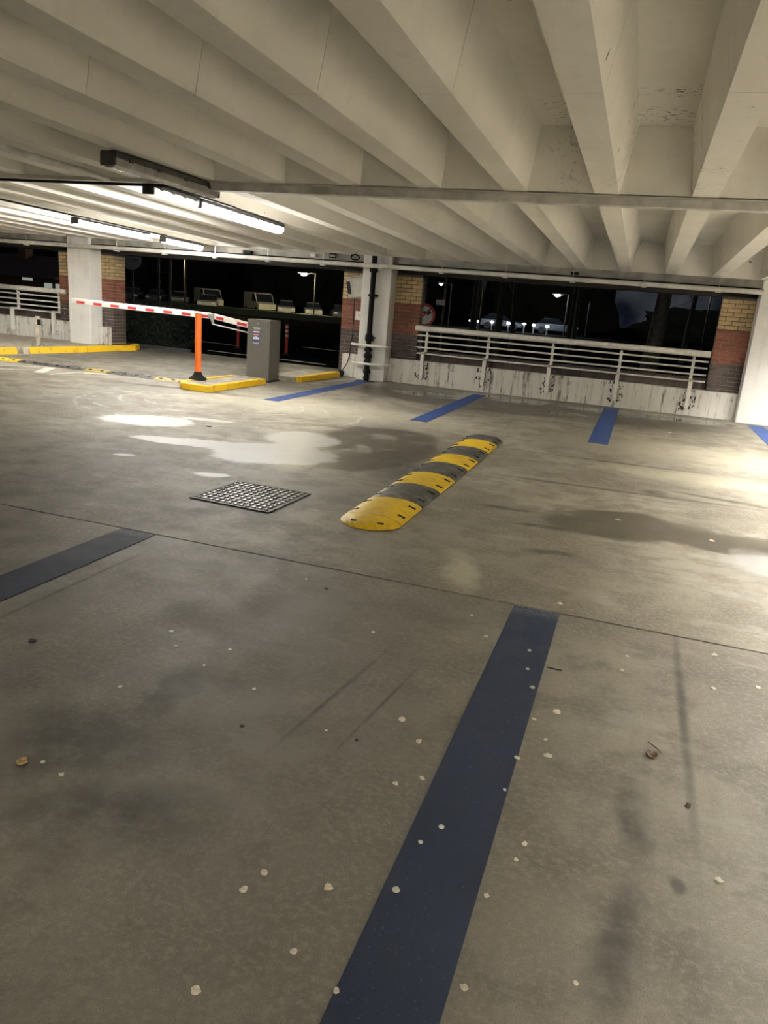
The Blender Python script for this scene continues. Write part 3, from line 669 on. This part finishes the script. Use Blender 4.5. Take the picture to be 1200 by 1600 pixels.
# downpipe and its guards -------------------------------------------
dp = thing('downpipe', (-5.19, 14.51, 0), 'black downpipe with lumpy joints on the white column', 'pipe')
MB().tube([(-5.19, 14.51, .0), (-5.19, 14.51, 2.42)], .052, 14).build('pipe', 'dark', dp, smooth=True)
for z, r, h in ((2.16, .085, .09), (1.68, .075, .05), (.86, .080, .14), (.62, .078, .07), (.50, .088, .09), (.39, .074, .08), (.19, .075, .09), (.06, .066, .06)):
    MB().lathe((-5.19, 14.51, z), [(.052, -h*.6), (r, -h*.35), (r*.96, h*.3), (.052, h*.6)], 12).build('collar', 'rubber', dp, smooth=True)
MB().box(-5.29, -5.09, 14.555, 14.598, 1.655, 1.70).build('bracket', 'dark', dp); MB().box(-5.29, -5.09, 14.555, 14.598, .84, .88).build('bracket', 'dark', dp)
MB().tube([(-5.14, 14.47, .86), (-5.09, 14.46, .84), (-5.075, 14.47, .79)], .012, 6).build('strap_end', 'rubber', dp)
for z, lab in ((.71, 'upper white hoop guard round the black downpipe'), (.345, 'lower white hoop guard round the black downpipe')):
    pts = []
    for i in range(13):
        a = PI*i/12; pts.append((-5.16-.40*math.cos(a)*(1 if abs(math.cos(a)) < .97 else 1), 14.595-.21*math.sin(a)**.6, z))
    o = MB().tube(pts, .024, 10).build('hoop_guard', 'rail', origin=(-5.16, 14.5, z), smooth=True); tag(o, lab, 'guard rail', 'hoop guards on the downpipe')
dr = MB().box(-5.34, -4.98, 14.28, 14.45, 0, .006).build('drain_plate', 'iron', origin=(-5.16, 14.37, 0)); tag(dr, 'dark drain slot plate at the foot of the downpipe', 'drain cover')

wb = thing('wall_box', (-5.62, 14.75, 1.62), 'white angular wall box with a dark slot, left of the downpipe', 'box')
ax = Matrix.Rotation(-.22, 3, 'Y')
MB().prism([(-5.80, 14.60, 1.97), (-5.46, 14.70, 2.02), (-5.46, 14.94, 2.02), (-5.80, 14.94, 1.97)], (.075, 0, -.37)).build('housing', 'box', wb, bevel=.012)
MB().hexa([(-5.735, 14.585, 1.67), (-5.670, 14.600, 1.67), (-5.670, 14.64, 1.67), (-5.735, 14.62, 1.67), (-5.785, 14.585, 1.91), (-5.720, 14.600, 1.91), (-5.720, 14.64, 1.91), (-5.785, 14.62, 1.91)]).build('slot', 'slot', wb)
MB().prism([(-5.83, 14.58, 1.975), (-5.45, 14.69, 2.025), (-5.45, 14.95, 2.025), (-5.83, 14.95, 1.975)], (0, 0, .014)).build('hood', 'box', wb)
MB().box(-5.60, -5.52, 14.90, 14.98, 1.70, 1.95).build('wall_bracket', 'steel', wb)
nb = thing('notice_plate', (-5.57, 14.93, 1.25), 'small white plate on the bricks below the angular wall box', 'sign')
MB().box(-5.675, -5.46, 14.93, 14.975, 1.17, 1.35).build('plate', 'box', nb, bevel=.006); MB().box(-5.60, -5.56, 14.926, 14.93, 1.25, 1.27).build('mark', 'lab_or', nb)
pc = thing('power_cable', (-5.70, 14.74, 0), 'black cable with plug hanging at the foot of the brick pier', 'cable')
MB().tube([(-5.72, 14.93, 1.60), (-5.70, 14.92, .9), (-5.69, 14.78, .46), (-5.72, 14.77, .30), (-5.79, 14.76, .18), (-5.82, 14.74, .12)], .010, 6).build('lead', 'dark', pc, smooth=True)
MB().cbox((-5.83, 14.72, .065), .05, .045, .065, Matrix.Rotation(.3, 3, 'Y')).build('plug', 'rubber', pc, bevel=.012)
for i, (x, lab) in enumerate(((-6.14, 'left square black cable hook on the edge beam'), (-5.66, 'right round black cable hook on the edge beam'))):
    n = 5 if i == 0 else 13; pts = [(x+.09*math.cos(2*PI*k/(n-1)+(.8 if i == 0 else 0)), 14.66-.02*math.sin(k), 2.385+.050*math.sin(2*PI*k/(n-1)+(.8 if i == 0 else 0))) for k in range(n)]
    o = MB().tube(pts, .014, 6).build('cable_hook', 'dark', origin=(x, 14.68, 2.36)); tag(o, lab, 'hook', 'cable hooks on the edge beam')
o = MB().box(-6.62, -6.50, 14.60, 14.69, 2.33, 2.40).build('sensor_box', 'conduit', origin=(-6.56, 14.65, 2.33), bevel=.015); tag(o, 'small white sensor box left of the cable hooks', 'sensor')

# ================================================================== LITTER
pet = [(-0.646, 2.5, 1.1), (-0.544, 2.384, .9), (-0.47, 2.173, .8), (-0.545, 2.107, .9), (-0.348, 1.957, .8), (-0.388, 1.865, .6), (-0.397, 1.654, 1), (-0.161, 1.739, .7), (-0.155, 1.431, .9), (-0.573, 1.592, 1.1), (-0.758, 1.57, 1), (-0.778, 1.492, 1), (-0.569, 1.364, .8), (-0.729, 1.18, 1), (-0.431, 1.302, .7), (-0.093, 1.994, .8), (-0.107, 1.914, .6), (-0.083, 2.506, .9), (-0.086, 2.839, 1.2), (-0.105, 2.61, .6), (-0.186, 2.435, .6), (-0.196, 2.228, .5), (-0.207, 2.994, .8), (-0.167, 2.74, .7), (-0.253, 3.159, .7), (-0.272, 3.358, .7), (-0.199, 4.06, 1.1), (0.177, 3.534, .7), (0.465, 2.077, 1.2), (0.588, 3.766, 1.1), (0.554, 3.373, .9), (0.751, 3.486, 1.1), (-1.551, 1.689, .8), (-1.652, 1.718, .7), (-1.742, 2.233, .7), (-1.263, 2.453, .6), (-1.855, 2.752, .7), (-1.752, 2.633, .6), (-1.527, 2.716, .6), (-1.547, 2.535, .5), (-1.013, 3.2, .6), (-1.804, 3.73, .6), (-1.595, 3.686, .5), (-0.88, 2.301, .4), (-0.494, 3.422, 1.0), (-0.618, 3.646, .8), (0.157, 3.364, .7), (0.097, 1.55, .6), (.05, 6.2, .8), (.75, 6.0, .8), (.62, 12.1, .9)]
def flake(x, y, r, mat, name, seed, z=0.0, curl=.25, el=1.0):
    rr = random.Random(seed); n = 9; rot = rr.uniform(0, 6.28)
    ring = [(r*rr.uniform(.7, 1.1), 2*PI*i/n) for i in range(n)]
    def P(f, q, up): return (x+math.cos(rot)*q[0]*f*math.cos(q[1])*el-math.sin(rot)*q[0]*f*math.sin(q[1]), y+math.sin(rot)*q[0]*f*math.cos(q[1])*el+math.cos(rot)*q[0]*f*math.sin(q[1]), z+.001+up)
    vs = [P(1, q, 0) for q in ring] + [P(.97, q, .0015+r*curl*rr.random()) for q in ring] + [P(.5, q, .002+r*curl*.6*rr.random()) for q in ring] + [(x, y, z+.003)]
    fs = [tuple(range(n))[::-1]] + [(i, (i+1) % n, n+(i+1) % n, n+i) for i in range(n)] + [(n+i, n+(i+1) % n, 2*n+(i+1) % n, 2*n+i) for i in range(n)] + [(2*n+i, 2*n+(i+1) % n, 3*n) for i in range(n)]
    return MB().add(vs, fs).build(name, mat, origin=(x, y, z), smooth=True)
for i, (x, y, s) in enumerate(pet):
    on = -.435 < x < -.185 and y < 3.905
    o = flake(x, y, .0155*s*(1 if y > 2.2 else .85)*(1 if y < 5 else 2), 'petal', 'fallen_petal', i, .004 if on else 0, el=random.uniform(.8, 1.2))
    tag(o, 'pale fallen petal lying on the wide blue bay line' if on else 'pale fallen petal lying on the bare concrete', 'petal', 'petals on the blue line' if on else 'petals on the concrete')
o = flake(-1.712, 1.693, .020, 'tan', 'dry_leaf', 101, curl=.9); tag(o, 'curled tan leaf scrap near the left edge of the floor', 'leaf')
o = flake(.282, 2.675, .022, 'leaf', 'dry_leaf', 102, curl=.9); tag(o, 'crumpled brown leaf on the right-hand bay floor', 'leaf')
o = flake(.397, 2.417, .020, 'leaf', 'dry_leaf', 103, curl=.5, el=.45); tag(o, 'narrow dark brown leaf nearest the right edge', 'leaf')
o = MB().tube([(.27, 2.77, .004), (.30, 2.735, .006), (.318, 2.71, .004)], .0022, 5).build('twig', 'leaf', origin=(.3, 2.73, 0)); tag(o, 'tiny twig beside the crumpled brown leaf', 'twig')
o = MB().tube([(-.172, 3.225, .004), (-.14, 3.218, .006), (-.105, 3.222, .004)], .0032, 5).build('twig', 'grit', origin=(-.14, 3.22, 0)); tag(o, 'short black twig at the edge of the wide blue bay line', 'twig')
for i, (x, y, s, lab) in enumerate(((-2.321, 2.387, 1.4, 'flat dark gum spot near the left blue bay line'), (-1.436, 3.61, .9, 'black grit lump just below the floor joint'), (-.756, 2.291, .6, 'black grit lump beside the twin tyre scuffs'), (-1.173, 2.192, .6, 'black grit lump left of the twin tyre scuffs'), (-4.62, 7.6, 2.6, 'dark leaf scrap lying in the left puddle'))):
    o = flake(x, y, .015*s, 'grit', 'grit_lump', 200+i, curl=.2); tag(o, lab, 'debris')

# ================================================================== OUTSIDE
def hedge(x0, x1, y0, y1, z1, label, seed, nleaf=5200):
    h = thing('hedge', ((x0+x1)/2, (y0+y1)/2, -.05), label, 'hedge')
    rr = random.Random(seed); m = MB(); nx, ny, nz = 22, 8, 8
    m.box(x0+.12, x1-.12, y0+.12, y1-.12, -.05, z1-.12); m.build('core', 'hedge', h, bevel=.12, seg=3, smooth=True)
    lv = MB()
    for i in range(nleaf):
        f = rr.random()
        if f < .5: p = Vector((rr.uniform(x0, x1), y0+rr.uniform(0, .14), rr.uniform(0, z1)))
        elif f < .75: p = Vector((rr.uniform(x0, x1), rr.uniform(y0, y1), z1-rr.uniform(-.03, .14)))
        else: p = Vector((x1-rr.uniform(0, .14), rr.uniform(y0, y1), rr.uniform(0, z1)))
        a = Vector((rr.uniform(-1, 1), rr.uniform(-1, 1), rr.uniform(-1, 1))).normalized()*.05; b = a.orthogonal().normalized()*.026
        lv.add([p-a, p+b, p+a, p-b], [(0, 1, 2, 3)])
    o = lv.build('leaves', 'hedge', h); o['kind'] = 'stuff'
hedge(-16.5, -11.35, 16.7, 18.0, 1.02, 'dark clipped hedge beside the exit lane, under the barrier arm tip', 1)
kb = MB().box(-17, -10.6, 16.40, 16.55, -.05, .06).build('road_kerb', 'kerbstone', origin=(-13, 16.5, -.05), bevel=.01); tag(kb, 'dark kerb at the foot of the clipped hedge', 'kerb', kind='structure')
for (x, y, lab) in ((-12.95, 19.9, 'red and white marker post nearest the hedge'), (-10.9, 19.4, 'red and white marker post seen below the stay rod'), (-9.25, 19.15, 'red and white marker post right of the grey cabinet')):
    d = thing('marker_post', (x, y, -.05), lab, 'marker post', 'red and white marker posts')
    MB().lathe((x, y, -.05), [(.10, 0), (.10, .02), (.05, .05), (.045, .06)], 14).build('foot', 'rubber', d, smooth=True)
    MB().lathe((x, y, -.05), [(.042, .05), (.042, .84), (.0, .85)], 14).build('tube', 'sign_r', d, smooth=True)
    for z in (.50, .62, .74): MB().lathe((x, y, -.05), [(.0435, z), (.0435, z+.05)], 14).build('band', 'sign_w', d)
for k, (a, b, lab) in enumerate((((-16, 21.3), (-11.6, 20.6), 'faint white road line beyond the marker posts'), ((-11.0, 18.0), (-7.4, 17.6), 'faint white road line just outside the exit'), ((-10.5, 23.0), (-6, 22.4), 'faint white road line far out on the dark road'))):
    A, B = Vector((*a, -.05)), Vector((*b, -.05)); d = (B-A).normalized(); nn = Vector((-d.y, d.x, 0))*.05
    o = MB().prism([A-nn, B-nn, B+nn, A+nn], (0, 0, .004)).build('road_line', 'white_mark', origin=(A+B)/2); tag(o, lab, 'road marking')

def pole_obj(name, x, y, z, r, label, cat, **k):
    t = thing(name, (x, y, -.05), label, cat, **k); MB().tube([(x, y, -.05), (x, y, z)], r, 10).build('pole', 'dark' if name == 'street_lamp' else 'pole', t, smooth=True); return t
s = pole_obj('road_sign', -18.61, 25.0, 2.9, .035, 'round road sign seen from behind, above the hedge', 'sign')
MB().disc((-18.61, 24.94, 2.39), (0.6, -.8, 0), .38, .02).build('disc', 'sign_back', s); MB().box(-18.9, -18.3, 24.955, 24.975, 2.36, 2.40).build('bracket', 'pole', s)
s = pole_obj('road_sign', -5.66, 20.06, 2.7, .035, 'round no right turn sign between brick pier and railing', 'sign')
sd = MB().disc((-5.62, 20.0, 1.33), (0, -1, 0), .30, .012, 36).build('rim', 'sign_r', s)
MB().disc((-5.62, 19.992, 1.33), (0, -1, 0), .235, .010, 36).build('face', 'sign_w', s)
MB().box(-5.77, -5.71, 19.978, 19.984, 1.15, 1.43).build('arrow', 'sign_k', s); MB().box(-5.71, -5.53, 19.978, 19.984, 1.37, 1.43).build('arrow', 'sign_k', s)
MB().prism([(-5.54, 19.984, 1.31), (-5.54, 19.984, 1.49), (-5.42, 19.984, 1.40)], (0, -.006, 0)).build('arrow_head', 'sign_k', s)
MB().cbox((-5.62, 19.974, 1.33), .25, .003, .022, Matrix.Rotation(-.785, 3, 'Y')).build('slash', 'sign_r', s)
s = pole_obj('road_sign', -5.26, 20.6, 2.6, .03, 'thin pole with a small pale plate right of the no right turn sign', 'sign')
MB().box(-5.48, -5.22, 20.54, 20.56, 1.62, 1.76).build('plate', 'sign_w', s)
for x, lab in ((-17.45, 'left of two thin poles above the hedge'), (-16.95, 'right of two thin poles above the hedge')):
    s = pole_obj('sign_pole', x, 25.0, 2.5, .045, lab, 'pole'); 
    MB().lathe((x, 25, 2.5), [(.05, 0), (.05, .02), (0, .03)], 10).build('cap', 'pole', s)
    MB().box(x-.30, x+.02, 24.93, 24.95, 1.98, 2.02).build('arm', 'pole', s)
s = pole_obj('sign_pole', -8.2, 40, 6, .05, 'slender pole in front of the far blue lights', 'pole'); MB().box(-8.3, -8.1, 39.9, 39.95, 2.6, 3.1).build('plate', 'sign_back', s)

def street_lamp(x, y, z, kind, label, size=.22, power=0.0, group=None):
    t = pole_obj('street_lamp', x+.9, y+.3, z+.12, .06, label, 'street lamp', group=group)
    MB().tube([(x+.9, y+.3, z+.10), (x, y+.05, z+.14)], .035, 8).build('arm', 'dark', t)
    MB().cbox((x-.05, y, z+.10), size*1.3, size*.7, .06).build('head', 'pole', t, bevel=.02)
    MB().lathe((x-.05, y, z), [(.0, -.10*size/.22), (size*.6, -.06*size/.22), (size*.75, .02), (size*.6, .05)], 12).build('lens', kind, t, smooth=True)
    if power:
        ld = bpy.data.lights.new('lamp_light', 'POINT'); ld.energy = power; ld.color = (1, .85, .5) if kind == 'warm' else (.8, .9, 1); ld.shadow_soft_size = .25
        lo = bpy.data.objects.new('lamp_light', ld); C.objects.link(lo); lo.parent = t; lo.location = Vector((x, y, z-.3)) - wloc(t)
    return t
street_lamp(-27.2, 40, 3.33, 'warm', 'yellow glowing street lamp just above the barrier arm', .42, 500)
street_lamp(-27.6, 60, 3.37, 'warm', 'small yellow street lamp left of the downpipe column', .36, 1300)
street_lamp(-18.3, 70, 3.65, 'cool', 'small white street lamp right of the no right turn sign', .20, 0)
street_lamp(-7.62, 70, 3.45, 'cool', 'bright white street lamp above the middle of the right railing', .36, 150)
street_lamp(-5.72, 70, 3.0, 'cool', 'dimmer white street lamp right of the bright one', .18, 0)
street_lamp(3.3, 60, 4.4, 'warm', 'faint yellow street lamp among branches at the right', .14, 120)
for i, (x, z) in enumerate(((-15.2, .57), (-14.6, .57), (-13.2, .62), (-11.7, .63), (-10.27, .69), (-9.4, .66), (-8.19, .64))):
    t = thing('bollard_light', (x, 70, -.05), 'small bluish bollard light in the far row behind the railing', 'light', 'far row of bluish bollard lights')
    MB().tube([(x, 70, -.05), (x, 70, z)], .07, 8).build('stem', 'pole', t); MB().lathe((x, 70, z), [(.13, 0), (.15, .06), (.10, .13), (0, .14)], 10).build('lens', 'cool', t, smooth=True)

# trees -------------------------------------------------------------
def bare_tree(x, y, h, r, lean, label, seed, nb=9, group='bare trees beyond the railing'):
    rr = random.Random(seed); t = thing('bare_tree', (x, y, -.05), label, 'tree', group)
    pts = [Vector((x+lean*k/6*h*.2+rr.uniform(-.03, .03)*k, y+rr.uniform(-.03, .03)*k, -.05+h*k/6)) for k in range(7)]
    MB().tube(pts, [r*(1-.12*k) for k in range(7)], 9).build('trunk', 'bark', t, smooth=True)
    m = MB()
    for b in range(nb):
        f = rr.uniform(.28, .95); k = min(5, int(f*6)); p = pts[k].lerp(pts[k+1], f*6-k); a = rr.uniform(0, 6.28); L = rr.uniform(.25, .5)*h*(1.1-f*.6)
        d = Vector((math.cos(a), math.sin(a), rr.uniform(.3, 1.0))).normalized(); q = p; bp = [q]
        for j in range(4):
            d = (d+Vector((rr.uniform(-.3, .3), rr.uniform(-.3, .3), rr.uniform(-.1, .3)))).normalized(); q = q+d*L/4; bp.append(q)
        br = r*.32*(1.1-f)
        m.tube(bp, [br, br*.8, br*.6, br*.4, br*.2], 5)
        for j in range(1, 5):
            for w in range(3):
                e = bp[j]; dd = Vector((rr.uniform(-1, 1), rr.uniform(-1, 1), rr.uniform(-.3, 1))).normalized()*rr.uniform(.3, .8)*L*.4
                m.tube([e, e+dd*.6, e+dd+Vector((0, 0, .1))], [br*.35, br*.25, br*.1], 4, cap=False)
    o = m.build('branches', 'bark', t, smooth=True)
bare_tree(.25, 22, 7.5, .24, .28, 'thick leaning bare tree right of centre behind the railing', 11, 14, None)
for i, (x, y, lab) in enumerate(((-6.45, 30, 'slim bare tree near the no right turn sign'), (-5.3, 33, 'slim bare tree third from the brick pier'), (-4.5, 25, 'slim bare tree above the second railing bay'), (-2.7, 30, 'slim bare tree left of the thick leaning one'), (-9.3, 44, 'slim bare tree nearest the brick pier'), (-3.4, 41, 'slim bare tree behind the far white lamp'), (3.4, 30, 'slim bare tree behind the right brick pier'), (1.9, 38, 'slim bare tree right of the thick leaning one'))):
    bare_tree(x, y, random.uniform(7, 10), random.uniform(.09, .14), random.uniform(-.1, .15), lab, 30+i, 9)
def crown_tree(x, y, w, h, label, seed):
    rr = random.Random(seed); t = thing('distant_tree', (x, y, -.1), label, 'tree', 'dark trees on the horizon')
    MB().tube([(x, y, -.1), (x, y, h*.5)], [.3, .18], 8).build('trunk', 'bark', t)
    bm = bmesh.new(); bmesh.ops.create_icosphere(bm, subdivisions=4, radius=1)
    ph = [rr.uniform(0, 6.28) for _ in range(6)]
    for v in bm.verts:
        p = v.co; n = 1+.12*math.sin(5*p.x+ph[0])*math.cos(4*p.y+ph[1])+.10*math.sin(9*p.z+ph[2])*math.sin(8*p.x+ph[3])+rr.uniform(-.07, .07)
        v.co = Vector((p.x*w*n, p.y*w*.6*n, p.z*h*.52*n))
    me = bpy.data.meshes.new('crown'); bm.to_mesh(me); bm.free(); me.materials.append(M['crown'])
    o = bpy.data.objects.new('crown', me); C.objects.link(o); o.parent = t; o.location = (0, 0, h*.2)
hz = [((-1.15+i*.115)*(120, 146, 172)[i % 3], (120, 146, 172)[i % 3], .078*(120, 146, 172)[i % 3], .19*(120, 146, 172)[i % 3]) for i in range(10)]
for i, (x, y, w, h) in enumerate(hz): crown_tree(x, y, w, h, 'dark leafy tree on the night horizon behind the parked vehicles', 60+i)
for i, (x, y, w, h) in enumerate(((7, 100, 8, 3.3), (27, 104, 8, 3.4))):
    crown_tree(x, y, w, h*1.7, 'low dark thicket on the horizon under the pale sky', 80+i)

# parked vehicles ---------------------------------------------------
def vehicle(kind, paint):
    t = thing('parked_'+kind, (0, 0, 0))
    if kind == 'van':
        L, W, body = 4.9, 1.9, [(-2.45, .35), (2.45, .35), (2.45, .95), (1.75, 1.10), (1.05, 1.95), (.6, 2.02), (-2.35, 2.02), (-2.45, 1.8)]
        glass = [(1.72, 1.13), (1.10, 1.88), (.35, 1.88), (.35, 1.13)]; wx = 1.55
        MB().prism([(x, -W/2, z) for x, z in body], (0, W, 0)).build('body', paint, t, bevel=.06)
        for s in (-1, 1): MB().prism([(x, s*(W/2+.004)-.004, z) for x, z in glass], (0, .008, 0)).build('side_window', 'glass', t)
        MB().hexa([(1.10+.02, -W/2+.12, 1.90), (1.10+.02, W/2-.12, 1.90), (1.76+.02, W/2-.08, 1.13), (1.76+.02, -W/2+.08, 1.13), (1.13+.02, -W/2+.12, 1.91), (1.13+.02, W/2-.12, 1.91), (1.79+.02, W/2-.08, 1.14), (1.79+.02, -W/2+.08, 1.14)]).build('windscreen', 'glass', t)
        hx = 2.45
    else:
        L, W = 4.2, 1.75
        body = [(-2.1, .30), (2.1, .30), (2.12, .68), (1.95, .80), (.95, .92), (-1.7, .95), (-2.08, .85)]
        MB().prism([(x, -W/2, z) for x, z in body], (0, W, 0)).build('body', paint, t, bevel=.08, seg=3)
        lo = [(1.0, .90), (.25, 1.42), (-1.1, 1.45), (-1.85, .93)]
        MB().hexa([(1.0, -.80, .90), (1.0, .80, .90), (-1.85, .80, .92), (-1.85, -.80, .92), (.22, -.62, 1.42), (.22, .62, 1.42), (-1.2, .62, 1.43), (-1.2, -.62, 1.43)]).build('cabin_glass', 'glass', t, bevel=.05)
        MB().hexa([(.20, -.63, 1.415), (.20, .63, 1.415), (-1.2, .63, 1.425), (-1.2, -.63, 1.425), (.1, -.58, 1.46), (.1, .58, 1.46), (-1.1, .58, 1.47), (-1.1, -.58, 1.47)]).build('roof', paint, t)
        wx = 1.3; hx = 2.1
    for sx in (-1, 1):
        for sy in (-1, 1): MB().tube([(sx*wx, sy*(W/2-.2), .32), (sx*wx, sy*(W/2+.01), .32)], .32, 16).build('wheel', 'tyre', t)
    for s in (-1, 1): MB().cbox((hx+.0, s*.62, .70), .03, .17, .07).build('headlamp', 'carlamp', t, bevel=.02)
    return t
protos = {('van', 'van'): vehicle('van', 'van'), ('car', 'car1'): vehicle('car', 'car1'), ('car', 'car2'): vehicle('car', 'car2')}
used = set()
for (k, p, x, y, rz, lab) in (('van', 'van', -44.4, 72.5, -.75, 'pale yellowish van parked left of the other van'), ('van', 'van', -38.3, 72.5, -.75, 'pale yellowish van parked in the middle of the vehicle row'),
        ('car', 'car1', -47.6, 72, -1.1, 'silver car parked just left of both pale vans'), ('car', 'car2', -50.6, 72, -1.1, 'dark car parked second from the left end of the row'), ('car', 'car2', -53.6, 72, -1.1, 'dark car parked under the yellow street lamp'),
        ('car', 'car1', -40.6, 66.2, -1.1, 'silver car parked between the two pale vans'), ('car', 'car1', -35.0, 72, -1.1, 'silver car parked just right of the pale vans'), ('car', 'car1', -32.0, 72, -1.1, 'silver car parked right of centre above the cabinet'), ('car', 'car2', -29.0, 72, -1.1, 'dark car parked near the downpipe column'), ('car', 'car1', -26.0, 72, -1.1, 'silver car parked hard by the brick pier'),
        ('car', 'car2', -13.5, 76, .2, 'dark car parked behind the far bluish lights'), ('car', 'car2', -8.2, 77, .1, 'dark car parked at the right end of the far bluish lights')):
    o = protos[(k, p)] if (k, p) not in used else copy_tree(protos[(k, p)])
    used.add((k, p)); o.location = (x, y, -.45 if y < 74 else -.05); o.rotation_euler = (0, 0, rz); tag(o, lab, k, 'parked vehicles outside')
# low wall/verge that hides the lower half of the vehicles
vg = MB().prism([(-75, 49.0, -.05), (-75, 51.4, -.05), (-75, 50.6, .35), (-75, 49.8, .35)], (67, 0, 0)).build('grass_verge', 'hedge', origin=(-45, 50, -.05)); tag(vg, 'low dark verge in front of the parked vehicles', 'verge', kind='structure')

# far building at the left -----------------------------------------
hb = thing('house', (-56, 62, -.05), 'low dark house with pitched roof beyond the left railing', 'house')
MB().box(-72, -52.7, 60, 68, -.05, 1.25).build('wall', 'brickfar', hb)
MB().prism([(-73, 59.4, 1.25), (-73, 68.6, 1.25), (-73, 64, 3.4)], (20.0, 0, 0)).build('roof', 'rooffar', hb)
for x0, x1, z0, z1 in ((-57.2, -56.0, .95, 1.2), (-54.6, -53.7, .35, .85), (-53.3, -52.8, .30, .85)):
    MB().box(x0, x1, 59.96, 60.0, z0, z1).build('window', 'winlit', hb)
MB().box(-60.5, -59.5, 63, 64, 2.9, 4.2).build('chimney', 'brickfar', hb)
